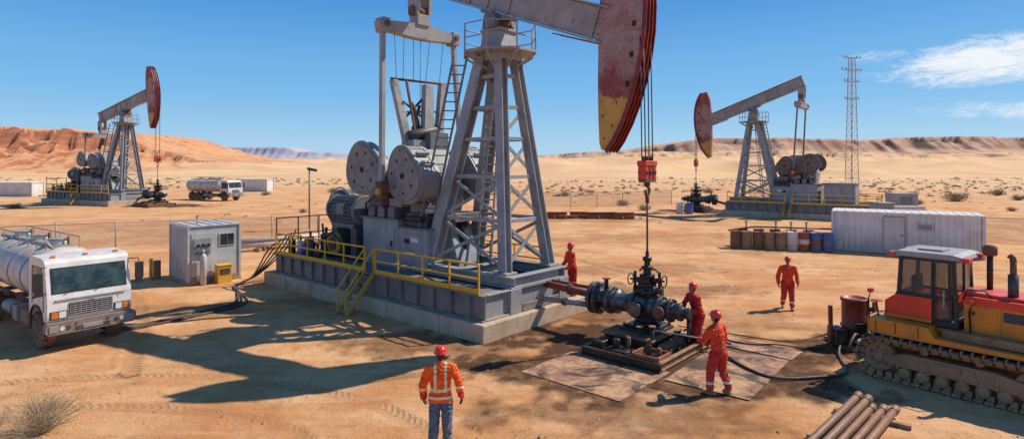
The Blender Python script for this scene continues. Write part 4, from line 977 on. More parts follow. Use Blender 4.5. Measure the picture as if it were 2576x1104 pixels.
def person(label,loc,rz,arms,legs,lean=0,top=0,bot=0,bands='none',hturn=0,htilt=0,curl=.7,twist=0):
    Vv=Vector
    pel=Vv((0,0,.95))
    R_=Matrix.Rotation(twist,3,'Z')@Matrix.Rotation(-lean,3,'X')
    def U(p): p=Vv(p); return pel+R_@(p-pel)
    caps=[]
    def cap(p1,r1,p2,r2,mt):
        caps.append((Vv(p1),r1 if isinstance(r1,tuple) else (r1,)*3,Vv(p2),r2 if isinstance(r2,tuple) else (r2,)*3,mt))
    cap(U((0,0,.92)),(.178,.13,.1),U((0,0,1.08)),(.17,.122,.1),top)
    cap(U((0,0,1.08)),(.17,.122,.1),U((0,.005,1.3)),(.195,.132,.12),top)
    cap(U((0,.005,1.3)),(.195,.132,.12),U((0,-.005,1.41)),(.16,.1,.07),top)
    cap((-.06,0,.92),.125,(.06,0,.92),.125,bot)
    for s in(-1,1): cap(U((s*.19,0,1.415)),.078,U((s*.05,-.005,1.455)),.062,top)
    cap(U((0,-.005,1.45)),.07,U((0,.0,1.5)),.06,top)
    cap(U((0,0,1.46)),.05,U((0,.015,1.58)),.048,6)
    HR=Matrix.Rotation(hturn,3,'Z')@Matrix.Rotation(-htilt,3,'X')
    hc=U((0,.015,1.56))
    def Hh(p): return hc+HR@Vv(p)
    cap(Hh((0,.0,.115)),(.074,.092,.09),Hh((0,-.01,.13)),(.074,.092,.09),6)
    cap(Hh((0,-.035,.06)),(.062,.05,.07),Hh((0,-.04,.1)),(.072,.06,.08),7)
    cap(Hh((0,.045,.035)),(.045,.042,.035),Hh((0,.03,.09)),(.06,.06,.05),6)
    cap(Hh((0,.09,.10)),.011,Hh((0,.108,.07)),.015,6)
    for s in(-1,1):
        cap(Hh((s*.076,-.005,.075)),(.01,.018,.022),Hh((s*.078,-.01,.1)),(.01,.018,.02),6)
        cap(Hh((s*.03,.084,.105)),.012,Hh((s*.034,.084,.105)),.012,9)
    cap(Hh((-.02,.083,.035)),.009,Hh((.02,.083,.035)),.009,6)
    for s,(el,wr) in zip((-1,1),arms):
        sh=U((s*.2,0,1.41)); el=Vv(el);wr=Vv(wr)
        el=sh+(el-sh).normalized()*.30; wr=el+(wr-el).normalized()*.26
        cap(sh,.082,el,.066,top); cap(el,.066,wr,.054,top)
        d=(wr-el).normalized(); 
        side=Vv((s,0,0))-d*d.dot(Vv((s,0,0))); 
        if side.length<.2: side=Vv((0,0,1))
        side.normalize(); acr=d.cross(side).normalized()
        w0=wr+d*.01
        for k in(-1,0,1): cap(w0+acr*.018*k,.021,w0+d*.085+acr*.026*k,.017,4)
        cap(wr-d*.03,.04,wr+d*.015,.036,4)
        for k,ln in((-1.5,.06),(-.5,.078),(.5,.082),(1.5,.074)):
            b0=w0+d*.085+acr*.024*k
            d1=(d*math.cos(curl*.6)-side*math.sin(curl*.6)+acr*.1*k).normalized()
            d2=(d*math.cos(curl*1.6)-side*math.sin(curl*1.6)+acr*.1*k).normalized()
            m1=b0+d1*ln*.55; cap(b0,.0115,m1,.0105,4); cap(m1,.0105,m1+d2*ln*.5,.009,4)
        t0=w0+d*.025+acr*.035; t1=t0+(d*.6+acr*.75-side*.3).normalized()*.04; t2=t1+(d*.9+acr*.1-side*.5).normalized()*.032
        cap(t0,.015,t1,.0125,4); cap(t1,.0125,t2,.0105,4)
    for s,(kn,an,yaw) in zip((-1,1),legs):
        hp=Vv((s*.095,0,.9)); kn=Vv(kn);an=Vv(an)
        cap(hp,.118,kn,.088,bot); cap(kn,.088,an+Vv((0,0,.1)),.076,bot); cap(an+Vv((0,0,.1)),.078,an+Vv((0,0,.05)),.07,bot)
        f=Vv((math.sin(yaw)*-1,math.cos(yaw),0))
        g=Vv((an.x,an.y,an.z-.045))
        cap(an+Vv((0,0,.04)),.054,g-f*.035,.047,5); cap(g-f*.03,.046,g+f*.16,.041,5); cap(g+f*.05+Vv((0,0,.02)),.046,g+f*.13,.043,5)
    big=bmesh.new(); 
    me=bpy.data.meshes.new('tmp')
    for p1,r1,p2,r2,mt in caps:
        bm=bmesh.new()
        for p,r in((p1,r1),(p2,r2)):
            bmesh.ops.create_icosphere(bm,subdivisions=2,radius=1,matrix=Matrix.Translation(p)@Matrix.Diagonal((*r,1)))
        res=bmesh.ops.convex_hull(bm,input=bm.verts)
        inter=[g for g in res['geom_interior'] if isinstance(g,bmesh.types.BMVert)]
        bmesh.ops.delete(bm,geom=inter,context='VERTS')
        bm.to_mesh(me); bm.free(); big.from_mesh(me)
    me2=bpy.data.meshes.new('tmp2'); big.to_mesh(me2); big.free()
    o=bpy.data.objects.new('tmp',me2); COL.objects.link(o)
    rm=o.modifiers.new('r','REMESH'); rm.mode='VOXEL'; rm.voxel_size=.0085; rm.use_smooth_shade=True
    sm=o.modifiers.new('s','SMOOTH'); sm.factor=.5; sm.iterations=2
    dg=bpy.context.evaluated_depsgraph_get(); ev=o.evaluated_get(dg)
    body=bpy.data.meshes.new_from_object(ev); bpy.data.objects.remove(o)
    for mt in PM: body.materials.append(mt)
    n=len(body.polygons); cen=np.zeros(n*3); body.polygons.foreach_get('center',cen); cen=cen.reshape(-1,3)
    best=np.full(n,1e9); bi=np.zeros(n,int)
    for p1,r1,p2,r2,mt in caps:
        a=np.array(p1);d=np.array(p2-p1);L2=max(1e-9,d@d)
        t=np.clip(((cen-a)@d)/L2,0,1); q=cen-(a+t[:,None]*d)
        rr=np.array(r1)+t[:,None]*(np.array(r2)-np.array(r1)); k=np.sqrt(((q/rr)**2).sum(1)); dist=(k-1)*rr.mean(1)
        s=dist<best; best[s]=dist[s]; bi[s]=mt
    up=cen-np.array(pel)
    zl=.95+(up@np.array(R_.col[2])); xl=cen[:,0]
    if bands=='vest':
        bi[(bi==bot)&(cen[:,2]>.84)&(cen[:,2]<1.05)&(np.abs(xl)<.22)]=top
        tz=(bi==top); arm=np.abs(xl)>.215
        m1=tz&~arm&(np.abs(zl-1.06)<.028); m2=tz&~arm&(np.abs(np.abs(xl)-.09)<.022)&(zl>1.06); m4=tz&~arm&(np.abs(zl-.93)<.018)
        m3=tz&arm&(np.abs(cen[:,2]-1.07)<.024)
        bi[m1|m2|m3|m4]=8
        bi[tz&arm&(cen[:,2]<.98)]=0
    if bands in('calf','both'):
        bi[(bi==bot)&(np.abs(cen[:,2]-.27)<.028)]=8
    body.polygons.foreach_set('material_index',bi.astype(np.int32)); body.polygons.foreach_set('use_smooth',np.ones(n,bool))
    vm=np.zeros(len(body.vertices),int); 
    for p in body.polygons:
        if bi[p.index] in(0,1,2,3,8):
            for v in p.vertices: vm[v]=1
    nr=[v.normal.copy() for v in body.vertices]
    for i,v in enumerate(body.vertices):
        if vm[i]:
            q=v.co*9; q.z*=1.5; q+=Vector(loc); f=noise.noise(q+Vector((noise.noise(q*.6)*1.8,0,noise.noise(q*.5+Vector((9,0,0)))*1.8)))
            v.co+=nr[i]*(1-abs(f)*3.2)*.015
    ob=bpy.data.objects.new('person',body); COL.objects.link(ob); ob.location=loc; ob.rotation_euler=(0,0,rz)
    tag(ob,label,'person','oil field workers')
    b=MB(); 
    c=Hh((0,-.003,.128)); ax=HR@Vv((0,0,1))
    vs=[];n_=28
    fwd=HR@Vv((0,1,0)); rt=HR@Vv((1,0,0))
    pr=[(.103,-.004),(.126,-.006),(.128,.0),(.112,.008),(.114,.04),(.102,.075),(.078,.102),(.046,.118),(.01,.124)]
    for j,(r,a) in enumerate(pr):
        for i in range(n_):
            t=2*math.pi*i/n_; cx_=math.cos(t);sy=math.sin(t)
            rx=r*.92; ry=r*1.1
            if j in(1,2) and sy>0: ry+= .03*sy**3
            vs.append(c+rt*rx*cx_+fwd*ry*sy+ax*a)
    fs=[]
    for j in range(len(pr)-1):
        for i in range(n_): fs.append((j*n_+i,j*n_+(i+1)%n_,(j+1)*n_+(i+1)%n_,(j+1)*n_+i))
    fs.append(tuple((len(pr)-1)*n_+i for i in range(n_)))
    b.add(vs,fs,helm,True)
    for yy in(-.035,0,.035):
        b.tube([c+rt*yy+fwd*(.095*math.cos(t))+ax*(.122*math.sin(t)+.004) for t in [rad(q) for q in range(25,156,13)]],.008,helm,6)
    b.obj('hard_hat',ob,0)
    return ob
st_legs=[((-.11,.01,.5),(-.13,-.02,.09),.2),((.11,.02,.5),(.13,.0,.09),-.2)]
person('worker in orange hi-vis jacket and jeans standing with back turned',(-1.25,10.45,0),.08,[((-.31,-.03,1.13),(-.30,.08,.88)),((.32,.0,1.13),(.36,.09,.88))],[((-.11,.03,.5),(-.13,-.03,.09),.2),((.11,.01,.5),(.12,.05,.09),-.25)],rad(-2),2,3,'vest',hturn=-.2)
person('worker in orange-red jacket and red trousers holding a steel bar',(4.47,12.9,0),.45,[((-.25,.15,1.17),(-.14,.42,1.1)),((.3,.14,1.17),(.1,.4,1.04))],[((-.16,.08,.5),(-.2,.05,.09),.3),((.13,.03,.5),(.18,-.1,.09),-.3)],rad(8),1,0,'calf',hturn=.25,htilt=-.15,curl=1.2,twist=.15)
P3=wh+A_*1.22+C_*.55
person('worker in red coverall and hard hat leaning towards the wellhead',(P3.x,P3.y,.04),1.95,[((-.26,.2,1.15),(-.2,.46,1.02)),((.24,.24,1.2),(.12,.5,1.15))],[((-.13,.12,.5),(-.16,.06,.09),.2),((.13,.08,.5),(.17,-.14,.09),-.3)],rad(18),0,0,'calf',htilt=-.35,curl=1.2,twist=-.15)
person('worker in orange-red jacket and red trousers walking across the sand',(9.45,20.45,0),2.85,[((-.3,-.05,1.13),(-.31,.08,.88)),((.3,-.02,1.13),(.3,.1,.88))],[((-.11,.12,.5),(-.12,.16,.09),.1),((.11,.03,.5),(.13,-.16,.11),-.1)],rad(3),1,0,'calf',htilt=-.1)
person('worker in orange and red overalls holding a rod on the base',(2.07,20.35,.5),1.95,[((-.26,.15,1.16),(-.22,.35,.98)),((.26,.12,1.14),(.22,.32,.95))],st_legs,rad(10),1,0,'none',htilt=-.3,curl=1.2)
b=MB(); b.cyl((3.4,14.2,1.02),(4.35,13.38,1.05),.016,greyl,n=8); tag(b.obj('wrench_bar',None,0),'thin steel bar held by a worker towards the wellhead','tool')
b=MB(); b.cyl((1.67,20.1,1.5),(1.57,20.0,.52),.02,hosem,n=8); tag(b.obj('hand_tool',None,0),'dark rod held upright by a worker on the base','tool')
# ------------------------------------------------------------------ ground
stains=[(3.2,14.7,4.2,2.8,.85),(3.6,15.4,3.0,2.2,1),(1.6,17.0,2.6,1.9,1),(5.6,14.4,2.9,2.0,.9),(2.2,19.6,2.3,1.4,.7),(5.4,23.5,4.5,1.2,.5),(4.5,28,6,1.6,.3),(-9.2,26,2.2,1.1,.5),(-11.0,20.2,2.6,1.0,.4),(19.2,62.0,4,3,1),(-40.6,69.8,5,3,1),(9.3,16.3,1.6,1.1,.85),(3.0,12.0,3.4,1.0,.5),(10.5,40,10,2.5,.22),(13,33.2,3,.8,.3),(-1.5,16.4,3.4,1.2,.6),(8,52,7,2,.35),(7,19.5,2.5,.8,.25),(.8,15.0,2.8,.9,.9),(7.6,18.2,2.2,.6,.35),(-6,21.6,3.5,.7,.35)]
def sstep(a,b_,x): t=min(1,max(0,(x-a)/(b_-a))); return t*t*(3-2*t)
def ghe(x,y):
    r=math.hypot(x,y)
    v=Vector((x,y,0)); h=0
    if r<70:
        dd=math.hypot(x-3.9,y-15.2); k=(1-math.exp(-(dd/4.2)**4))
        h+=(noise.noise(v*.9)*.03+noise.noise(v*3.1)*.012)*k*sstep(70,40,r)
        if y<20: h+=abs(noise.noise(v*6.5))*.014*k
    if y>60 and r>85:
        a=sstep(190,330,y)
        w_=noise.noise(Vector((x*.006,y*.006,1)))
        d1=1-abs(noise.noise(Vector((x*.007+w_*1.1,y*.010+.5*w_,2))))*3.0
        d2=1-abs(noise.noise(Vector((x*.016+w_,y*.024,5))))*2.6
        h+=a*(2.0+7.5*max(0,d1)**1.2*(.6+.4*noise.noise(Vector((x*.003,y*.003,4))))+3.2*max(0,d2))*(.75+.5*sstep(330,600,y))
        h+=sstep(85,180,r)*(noise.noise(v*.02)*.6)
        h*=1-.5*sstep(700,2000,r)
    return h
ruts=[]
def rutpath(pts): ruts.append(smooth([(p[0],p[1],0) for p in pts],10))
rutpath([(-16,10.5),(-11,12.0),(-7,12.1),(-4,11.0),(-3,9)]); rutpath([(-15,12.3),(-10.5,13.8),(-6.4,13.8),(-3,12.4),(-.5,10)])
rutpath([(30,24),(20,26),(10,27),(4,30),(-3,40),(-20,55)]); rutpath([(30,26.2),(20,28.2),(10,29),(5.5,32),(-1.4,41.5),(-18,57)])
rutpath([(-9,14),(-14,22),(-22,28),(-40,32)])
rutpath([(40,20),(22,22.4),(12,23.5),(6,26),(2,34)]); rutpath([(-2,45),(4,38),(14,31),(30,29)]); rutpath([(-30,44),(-18,48),(0,47),(20,44),(40,46)]); rutpath([(-30,46.2),(-18,50.2),(0,49),(20,46),(40,48)])
rutpath([(-40,52),(-20,38),(-9,31),(0,33),(8,42)]); rutpath([(8.3,13),(6.6,11.5),(3.4,10.6),(0,10.9)])
segs=[];
for P_ in ruts:
    u=0
    for a,b_ in zip(P_[:-1],P_[1:]):
        segs.append([a.x,a.y,b_.x,b_.y,u]); u+=(b_-a).length
segs=np.array(segs)
angs=[]
a=-46.0
while a<46: angs.append(a); a+=.2
a=46.0
while a<314: angs.append(a); a+=4
rs=[1.5]
while rs[-1]<6000: rs.append(rs[-1]*(1.05 if rs[-1]<7 else 1.009 if rs[-1]<26 else 1.0135 if rs[-1]<800 else 1.03))
na=len(angs);nr_=len(rs)
AA,RR=np.meshgrid(np.radians(angs),np.array(rs)); X=RR*np.sin(AA);Y=RR*np.cos(AA)
Xf=X.ravel();Yf=Y.ravel(); Zf=np.zeros(len(Xf)); ST=np.zeros(len(Xf))
rd=np.full(len(Xf),9.0); ru=np.zeros(len(Xf))
near=np.where((RR.ravel()<70))[0]
for s0 in segs:
    d=np.array([s0[2]-s0[0],s0[3]-s0[1]]);L2=d@d
    t=np.clip(((Xf[near]-s0[0])*d[0]+(Yf[near]-s0[1])*d[1])/L2,0,1)
    dist=np.hypot(Xf[near]-s0[0]-t*d[0],Yf[near]-s0[1]-t*d[1]); k=dist<rd[near]
    rd[near]=np.where(k,dist,rd[near]); ru[near]=np.where(k,s0[4]+t*math.sqrt(L2),ru[near])
for i in range(len(Xf)):
    x,y=float(Xf[i]),float(Yf[i]); Zf[i]=ghe(x,y)
    if rd[i]<.5: Zf[i]+=-.018*math.exp(-(rd[i]/.17)**2)+.01*math.exp(-((rd[i]-.3)/.09)**2)
    if y>5 and y<90:
        s=0; nn=None
        for sx,sy,rx,ry,k in stains:
            q=((x-sx)/rx)**2+((y-sy)/ry)**2
            if q<3.2:
                if nn is None: nn=noise.noise(Vector((x*.8,y*.8,2)))*1.3+noise.noise(Vector((x*2.6,y*2.6,7)))*.7+noise.noise(Vector((x*7,y*7,3)))*.3
                s=max(s,k*max(0,min(1,(1.35-q+nn)*1.3)))
        ST[i]=s
me=bpy.data.meshes.new('ground')
vs=np.stack([Xf,Yf,Zf],1).tolist(); vs.append((0,0,0)); fs=[]
for j in range(nr_-1):
    o=j*na
    for i in range(na):
        i2=(i+1)%na; fs.append((o+i,o+i2,o+na+i2,o+na+i))
for i in range(na): fs.append((len(vs)-1,(i+1)%na,i))
me.from_pydata(vs,[],fs); me.update()
for nm,arr in(('stain',ST),('rutd',rd),('rutu',ru)):
    at=me.attributes.new(nm,'FLOAT','POINT'); at.data.foreach_set('value',np.append(arr,0).astype(np.float32))
print('stain max',ST.max(),ST.mean())
me.polygons.foreach_set('use_smooth',np.ones(len(fs),bool))
if me.polygons[0].normal.z<0: me.flip_normals()
g=bpy.data.objects.new('ground',me); COL.objects.link(g); g['kind']='structure'
m,nt,bs=nt_new('desert_sand')
geo=N(nt,'ShaderNodeNewGeometry'); pos=geo.outputs['Position']
n1=noi(nt,pos,.3,8,.65,.5); n2=noi(nt,pos,1.8,10,.7,.3); n3=noi(nt,pos,14,8,.75)
mp=N(nt,'ShaderNodeMapping'); mp.inputs['Rotation'].default_value=(0,0,.35); mp.inputs['Scale'].default_value=(.22,1.6,1); nt.links.new(pos,mp.inputs[0])
n4=noi(nt,mp.outputs[0],1.0,9,.7,.4)
c=mixc(nt,ramp(nt,n1,.38,.62),(.74,.405,.19),(.60,.265,.10))
c=mixc(nt,mth(nt,'MULTIPLY',ramp(nt,n2,.5,.70),.6),c,(.47,.185,.068))
c=mixc(nt,mth(nt,'MULTIPLY',ramp(nt,n4,.48,.70),.5),c,(.82,.49,.255))
c=mixc(nt,mth(nt,'MULTIPLY',ramp(nt,n4,.46,.32),.45),c,(.48,.20,.075))
c=mixc(nt,mth(nt,'MULTIPLY',ramp(nt,n3,.55,.72),.5),c,(.34,.15,.065))
c=mixc(nt,mth(nt,'MULTIPLY',ramp(nt,n3,.42,.28),.35),c,(.84,.54,.30))
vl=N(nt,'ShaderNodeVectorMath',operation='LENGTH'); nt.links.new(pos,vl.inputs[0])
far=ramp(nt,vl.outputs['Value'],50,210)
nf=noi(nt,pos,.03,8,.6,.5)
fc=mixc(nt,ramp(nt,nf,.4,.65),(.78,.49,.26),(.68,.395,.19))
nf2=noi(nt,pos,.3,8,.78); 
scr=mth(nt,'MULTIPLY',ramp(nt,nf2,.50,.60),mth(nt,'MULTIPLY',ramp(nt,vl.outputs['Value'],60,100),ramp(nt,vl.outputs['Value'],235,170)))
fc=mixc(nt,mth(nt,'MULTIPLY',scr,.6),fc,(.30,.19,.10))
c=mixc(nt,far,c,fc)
stn=N(nt,'ShaderNodeAttribute',attribute_name='stain')
rD=N(nt,'ShaderNodeAttribute',attribute_name='rutd').outputs['Fac']; rU=N(nt,'ShaderNodeAttribute',attribute_name='rutu').outputs['Fac']
msk=ramp(nt,rD,.27,.17)
tr=mth(nt,'FRACT',mth(nt,'MULTIPLY_ADD',rD,6,mth(nt,'MULTIPLY',rU,5.5))); tr=ramp(nt,mth(nt,'ABSOLUTE',mth(nt,'SUBTRACT',tr,.5)),.15,.3)
trm=mth(nt,'MULTIPLY',mth(nt,'MULTIPLY',msk,tr),ramp(nt,n1,.60,.42))
c=mixc(nt,mth(nt,'MULTIPLY',mth(nt,'MULTIPLY',msk,ramp(nt,n2,.7,.4)),.32),c,(.46,.21,.09))
c=mixc(nt,mth(nt,'MULTIPLY',trm,.25),c,(.32,.15,.07))
sf=mth(nt,'MULTIPLY',stn.outputs['Fac'],mth(nt,'MULTIPLY_ADD',n2,1.7,.2),None,True)
c=mixc(nt,mth(nt,'MULTIPLY',sf,.94),c,(.075,.034,.018))
nt.links.new(c,bs.inputs['Base Color']); bs.inputs['Roughness'].default_value=.95; bs.inputs['Specular IOR Level'].default_value=.12
hs=mth(nt,'ADD',mth(nt,'MULTIPLY',n2,.6),mth(nt,'MULTIPLY',n3,.4)); hs=mth(nt,'ADD',hs,mth(nt,'MULTIPLY',n4,.5)); hs=mth(nt,'SUBTRACT',hs,mth(nt,'MULTIPLY',trm,.15))
bp=N(nt,'ShaderNodeBump'); bp.inputs['Strength'].default_value=.8; bp.inputs['Distance'].default_value=.11
nt.links.new(hs,bp.inputs['Height']); nt.links.new(bp.outputs[0],bs.inputs['Normal'])
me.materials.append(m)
# hills
def ridge(name,x0,x1,yc,dep,hf,cols,rows,mat,seed,cliff=.5,gully=1.0,ero=.2,edge=.5):
    vs=[];fs=[]
    for j in range(rows+1):
        v=j/rows
        for i in range(cols+1):
            x=x0+(x1-x0)*i/cols; y=yc+(v-.5)*dep
            sc_=abs(hf(x))
            gz=noise.noise(Vector((x*.012/gully,seed,0)))*.7+noise.noise(Vector((x*.045/gully,seed+1,0)))*.4+noise.noise(Vector((x*.12/gully,seed+3,v*1.5)))*.2+noise.noise(Vector((x*.35/gully,seed+5,v*3)))*.1
            t=v*1.7+gz*edge
            if t<.55: p=(max(0,t)/.55)**1.3*(1-cliff)
            elif t<.68: p=(1-cliff)+cliff*((t-.55)/.13)
            else: p=1
            er=abs(noise.noise(Vector((x*.05/gully,y*.03/gully,seed+2))))+.5*abs(noise.noise(Vector((x*.13/gully,y*.08/gully,seed+4))))+.25*abs(noise.noise(Vector((x*.3/gully,y*.2/gully,seed+6))))
            h=sc_*p*(1-ero*er*(1.2 if t<.68 else .25))+noise.noise(Vector((x*.2/gully,v*9,seed)))*sc_*.012
            if v<.01: h=-3
            vs.append((x,y,h))
    for j in range(rows):
        for i in range(cols): a=j*(cols+1)+i; fs.append((a,a+1,a+cols+2,a+cols+1))
    me=bpy.data.meshes.new(name); me.from_pydata(vs,[],fs); me.materials.append(mat); me.update()
    me.polygons.foreach_set('use_smooth',np.ones(len(fs),bool))
    o=bpy.data.objects.new(name,me); COL.objects.link(o); o['kind']='structure'; return o
def rockmat(name,cs,cf,cd,sc,strat,bump=.7):
    m,nt,b=nt_new(name); geo=N(nt,'ShaderNodeNewGeometry'); pos=geo.outputs['Position']
    sn=N(nt,'ShaderNodeSeparateXYZ'); nt.links.new(geo.outputs['Normal'],sn.inputs[0])
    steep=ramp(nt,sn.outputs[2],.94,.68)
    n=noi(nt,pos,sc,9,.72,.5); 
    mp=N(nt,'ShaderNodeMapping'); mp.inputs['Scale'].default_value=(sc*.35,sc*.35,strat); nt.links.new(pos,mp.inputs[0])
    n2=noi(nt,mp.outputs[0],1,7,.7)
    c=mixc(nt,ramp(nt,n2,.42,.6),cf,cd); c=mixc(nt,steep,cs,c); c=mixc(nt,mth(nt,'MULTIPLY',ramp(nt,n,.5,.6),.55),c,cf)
    c=mixc(nt,mth(nt,'MULTIPLY',ramp(nt,n,.58,.68),.5),c,cd)
    nt.links.new(c,b.inputs['Base Color']); b.inputs['Roughness'].default_value=1; b.inputs['Specular IOR Level'].default_value=0
    bp=N(nt,'ShaderNodeBump'); bp.inputs['Strength'].default_value=bump; bp.inputs['Distance'].default_value=.15/sc
    nt.links.new(n,bp.inputs['Height']); nt.links.new(bp.outputs[0],b.inputs['Normal'])
    return m
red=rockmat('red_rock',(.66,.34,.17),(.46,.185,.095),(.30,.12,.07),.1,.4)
mes=rockmat('mesa_rock_haze',(.64,.40,.26),(.42,.22,.14),(.28,.135,.10),.03,.10,.5)  # rock colours paled with some aerial haze mixed into the albedo
blu=rockmat('blue_haze_mesa',(.46,.42,.44),(.37,.34,.40),(.31,.29,.36),.01,.05,.4)  # aerial haze painted in as a bluish tint of the rock colours
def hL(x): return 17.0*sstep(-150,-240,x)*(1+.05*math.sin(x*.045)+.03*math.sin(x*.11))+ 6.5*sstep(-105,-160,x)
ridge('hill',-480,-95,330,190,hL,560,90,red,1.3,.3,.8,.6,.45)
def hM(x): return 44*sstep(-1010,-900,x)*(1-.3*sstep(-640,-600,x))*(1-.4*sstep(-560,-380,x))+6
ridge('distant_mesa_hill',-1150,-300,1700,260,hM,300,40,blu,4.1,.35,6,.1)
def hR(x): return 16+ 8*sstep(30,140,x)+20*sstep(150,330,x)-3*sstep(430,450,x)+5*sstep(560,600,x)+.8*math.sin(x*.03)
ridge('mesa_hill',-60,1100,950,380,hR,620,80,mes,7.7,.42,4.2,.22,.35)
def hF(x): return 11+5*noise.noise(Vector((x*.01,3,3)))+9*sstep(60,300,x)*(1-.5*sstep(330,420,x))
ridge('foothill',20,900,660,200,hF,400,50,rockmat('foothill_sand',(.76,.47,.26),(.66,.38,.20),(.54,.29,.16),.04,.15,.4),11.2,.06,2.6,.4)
# ------------------------------------------------------------------ vegetation
scrubm=M('scrub_leaf',(.17,.125,.06),(.26,.19,.10),.9,0,8,0,20,dust=0); twigm=M('dry_twig',(.44,.33,.20),(.32,.23,.13),.9,0,8,0,20,dust=0)
def bushgeo(b,c,r,h,nt_,nl,leafs,twig,leaf):
    for i in range(nt_):
        a=random.uniform(0,2*math.pi); el=random.uniform(.35,1.35); ln=random.uniform(.6,1)
        d=Vector((math.cos(a)*math.cos(el)*r,math.sin(a)*math.cos(el)*r,math.sin(el)*h))*ln
        p0=Vector(c)+Vector((random.uniform(-.1,.1)*r,random.uniform(-.1,.1)*r,0)); p=p0; q=p0+d*.5+Vector((0,0,.03)); e_=p0+d
        w=.009*max(r,.5)
        if twig:
            for s0,s1,ww in((p,q,w),(q,e_,w*.6)): 
                x,y,_=frame(s1-s0); b.add([s0+x*ww,s0-x*ww*.5+y*ww*.8,s0-x*ww*.5-y*ww*.8,s1],[(0,1,3),(1,2,3),(2,0,3)],twig)
        for k in range(nl):
            f=random.uniform(.35,1.05); o=p0+d*f+Vector([random.gauss(0,.09*r) for _ in range(3)])
            if o.z<c[2]: o.z=c[2]+.01
            u=Vector([random.gauss(0,1) for _ in range(3)]).normalized(); v=u.orthogonal().normalized()
            if twig and random.random()<.55:
                b.add([o,o+u*leafs*4+Vector((0,0,leafs)),o+v*leafs*.35],[(0,1,2)],twig)
            else: b.add([o-u*leafs,o+v*leafs*.6,o+u*leafs,o-v*leafs*.6],[(0,1,2,3)],leaf)
def bush(x,y,r,h,n1_,n2_,ls,label,leaf=scrubm):
    b=MB(); bushgeo(b,(0,0,0),r,h,n1_,n2_,ls,twigm,leaf); o=b.obj('desert_bush',None,0,recalc=False); o.location=(x,y,ghe(x,y)); tag(o,label,'bush','dry desert bushes')
dryleaf=M('dry_leaf',(.30,.25,.12),(.20,.17,.085),.9,0,8,0,20,dust=0)
bush(-8.75,11.1,.95,.88,260,15,.012,'dry pale twiggy desert bush growing from bare sand',dryleaf)
bush(-9.75,11.3,.4,.35,60,10,.011,'small dry twiggy desert bush on bare sand',dryleaf)
bl='low dry olive-brown bush growing on the sand flat'
for x,y,r in((58,78,2.0),(49,72,1.0),(68,80,1.3),(63,70,.9),(40,88,1.1),(75,92,1.6),(52,62,.7),(-26,95,1.2),(-30,100,1.3),(-38,92,1.0),(-21,60,.6),(-55,66,.9),(36,38.5,.6),(33.5,37,.7),(14,63,1.0),(13,70,1.1),(-47,40,.5),(-30,33,.35),(30,76,.9),(-8,88,.8),(8,90,1.1),(33,100,1.4),(29.5,44,.8),(41,47,.7),(19,66,.9)):
    bush(x,y,r,r*.62,int(50+30*r),9,.05*r+.02,bl)
b=MB()
for i in range(1700):
    y=88*math.exp(random.uniform(0,.8)); x=random.uniform(-.95,.95)*y
    if -62<x<-30 and y<110: continue
    if noise.noise(Vector((x*.02,y*.03,8)))<-.08-.25*(x>0): continue
    r=random.uniform(.2,.75)*(.7+y/300); n_=14 if y>130 else 24
    z=ghe(x,y)-.05
    for k in range(n_):
        a=random.uniform(0,6.28); el=random.uniform(0,1.5); rr=r*random.uniform(.4,1)
        o=Vector((x+math.cos(a)*math.cos(el)*rr,y+math.sin(a)*math.cos(el)*rr,z+math.sin(el)*rr*.55))
        u=Vector([random.gauss(0,1) for _ in range(3)]).normalized()*r*.28; v=u.orthogonal().normalized()*r*.14
        b.add([o-u,o+v,o+u,o-v],[(0,1,2,3)],scrubm if k%4 else twigm)
for i in range(160):
    x=random.uniform(-60,60);y=random.uniform(45,90)
    if abs(x+48)<16 or abs(x-27)<14 or (-10<x<10 and y<60): continue
    r=random.uniform(.12,.4)
    for k in range(22):
        a=random.uniform(0,6.28); el=random.uniform(0,1.5); rr=r*random.uniform(.4,1)
        o=Vector((x+math.cos(a)*math.cos(el)*rr,y+math.sin(a)*math.cos(el)*rr,math.sin(el)*rr*.6))
        u=Vector([random.gauss(0,1) for _ in range(3)]).normalized()*r*.22; v=u.orthogonal().normalized()*r*.1
        b.add([o-u,o+v,o+u,o-v],[(0,1,2,3)],scrubm if k%3 else twigm)
o=b.obj('desert_scrub',None,0,recalc=False); o['kind']='stuff'; tag(o,'scattered low dry scrub covering the far sand flat','scrub')
peb=M('pebble',(.50,.28,.14),(.32,.15,.08),.9,0,5,.2,30,dust=0)
b=MB()
for i in range(4500):
    y=random.uniform(7.5,30) ; x=random.uniform(-.9,.9)*y
    s=random.uniform(.008,.026)*(1+ (random.random()<.08)*1.5)
    z=ghe(x,y)
    vs=[Vector((x,y,z))+Vector((random.uniform(.6,1)*s*a,random.uniform(.6,1)*s*b_,random.uniform(.4,.8)*s*c_)) for a,b_,c_ in((1,0,0),(-1,0,0),(0,1,0),(0,-1,0),(0,0,1),(0,0,-.5))]
    b.add(vs,[(0,2,4),(2,1,4),(1,3,4),(3,0,4),(2,0,5),(1,2,5),(3,1,5),(0,3,5)],peb)
o=b.obj('pebbles',None,0,recalc=False); o['kind']='stuff'; tag(o,'small brown stones scattered over the sand','stones')
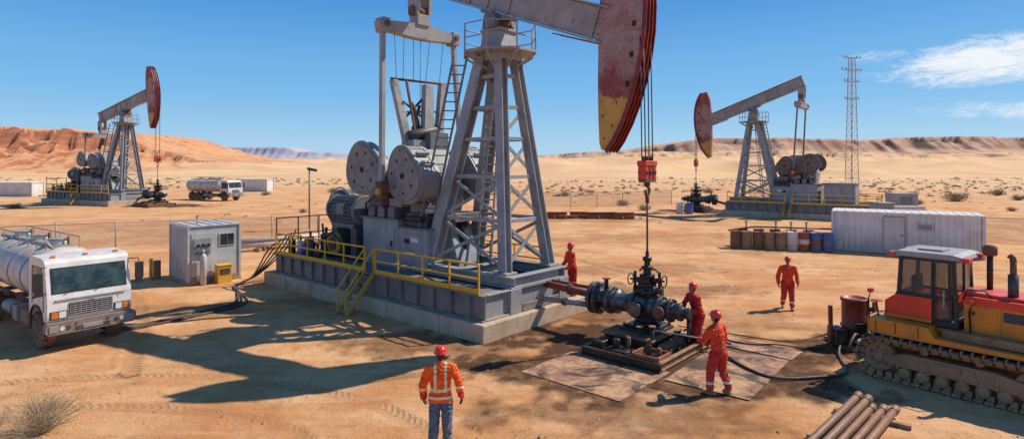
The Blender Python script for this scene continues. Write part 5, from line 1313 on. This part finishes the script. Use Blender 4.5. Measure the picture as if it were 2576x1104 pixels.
# ------------------------------------------------------------------ world, sun, camera
SE=rad(46.5); SA=math.atan2(.93,.37)
w=bpy.data.worlds.new('World'); scene.world=w; w.use_nodes=True; nt=w.node_tree; bg=nt.nodes['Background']
sky=N(nt,'ShaderNodeTexSky'); sky.sky_type='NISHITA'; sky.sun_disc=False; sky.sun_elevation=SE; sky.sun_rotation=SA; sky.altitude=300; sky.air_density=1.0; sky.dust_density=.5; sky.ozone_density=1.5
tcn=N(nt,'ShaderNodeTexCoord'); spx=N(nt,'ShaderNodeSeparateXYZ'); nt.links.new(tcn.outputs['Generated'],spx.inputs[0])
yy=mth(nt,'MAXIMUM',spx.outputs[1],.05)
u=mth(nt,'DIVIDE',spx.outputs[0],yy); v=mth(nt,'DIVIDE',spx.outputs[2],yy)
cmb=N(nt,'ShaderNodeCombineXYZ'); nt.links.new(mth(nt,'MULTIPLY',u,7),cmb.inputs[0]); nt.links.new(mth(nt,'MULTIPLY_ADD',v,26,mth(nt,'MULTIPLY',u,-3.5)),cmb.inputs[1])
cn=noi(nt,cmb.outputs[0],1.7,12,.74,1.2)
def ell(cu,cv,ru,rv,sl=0):
    du=mth(nt,'SUBTRACT',u,cu); dv=mth(nt,'SUBTRACT',mth(nt,'SUBTRACT',v,cv),mth(nt,'MULTIPLY',du,sl))
    a=mth(nt,'POWER',mth(nt,'ABSOLUTE',mth(nt,'DIVIDE',du,ru)),2); b_=mth(nt,'POWER',mth(nt,'ABSOLUTE',mth(nt,'DIVIDE',dv,rv)),2)
    return mth(nt,'SUBTRACT',1,mth(nt,'ADD',a,b_),None,True)
mk=mth(nt,'MAXIMUM',ell(.84,.178,.26,.052,.12),mth(nt,'MULTIPLY',ell(.86,.090,.22,.022),.6))
mk=mth(nt,'MAXIMUM',mk,mth(nt,'MULTIPLY',ell(.61,.178,.08,.014,.1),.5))
mk=mth(nt,'MAXIMUM',mk,mth(nt,'MULTIPLY',ell(.72,.150,.18,.016,.0),.5))
cf=ramp(nt,mth(nt,'ADD',cn,mth(nt,'MULTIPLY',mk,.5)),.60,1.04)
cf=mth(nt,'MULTIPLY',cf,ramp(nt,mk,0,.25))
el=mth(nt,'MAXIMUM',spx.outputs[2],0)
g1=mixc(nt,ramp(nt,el,-.02,.13),(4.5,7.0,8.9),(1.8,4.9,8.6)); g2=mixc(nt,ramp(nt,el,.10,.30),g1,(.5,2.8,7.2)); g3=mixc(nt,ramp(nt,el,.3,1.0),g2,(.3,1.3,4.0))
base_=mixc(nt,.88,sky.outputs[0],g3)
c=mixc(nt,mth(nt,'MULTIPLY',cf,.95),base_,(9.2,9.5,9.8))
nt.links.new(c,bg.inputs['Color']); bg.inputs['Strength'].default_value=.1
L=bpy.data.lights.new('sun','SUN'); L.energy=5.0; L.angle=rad(.5); L.color=(1,.94,.84)
lo=bpy.data.objects.new('sun',L); COL.objects.link(lo)
sd=Vector((math.sin(SA)*math.cos(SE),math.cos(SA)*math.cos(SE),math.sin(SE)))
lo.rotation_euler=(-sd).to_track_quat('-Z','Y').to_euler()
cam=bpy.data.cameras.new('camera'); co=bpy.data.objects.new('camera',cam); COL.objects.link(co)
co.location=(0,0,5); co.rotation_euler=(rad(90),0,0); cam.sensor_width=36; cam.lens=1500/2576*36
cam.shift_y=-(552-410)/2576; cam.clip_end=20000; cam.clip_start=.1
scene.camera=co
scene.view_settings.view_transform='Standard'; scene.view_settings.look='None'; scene.view_settings.exposure=0
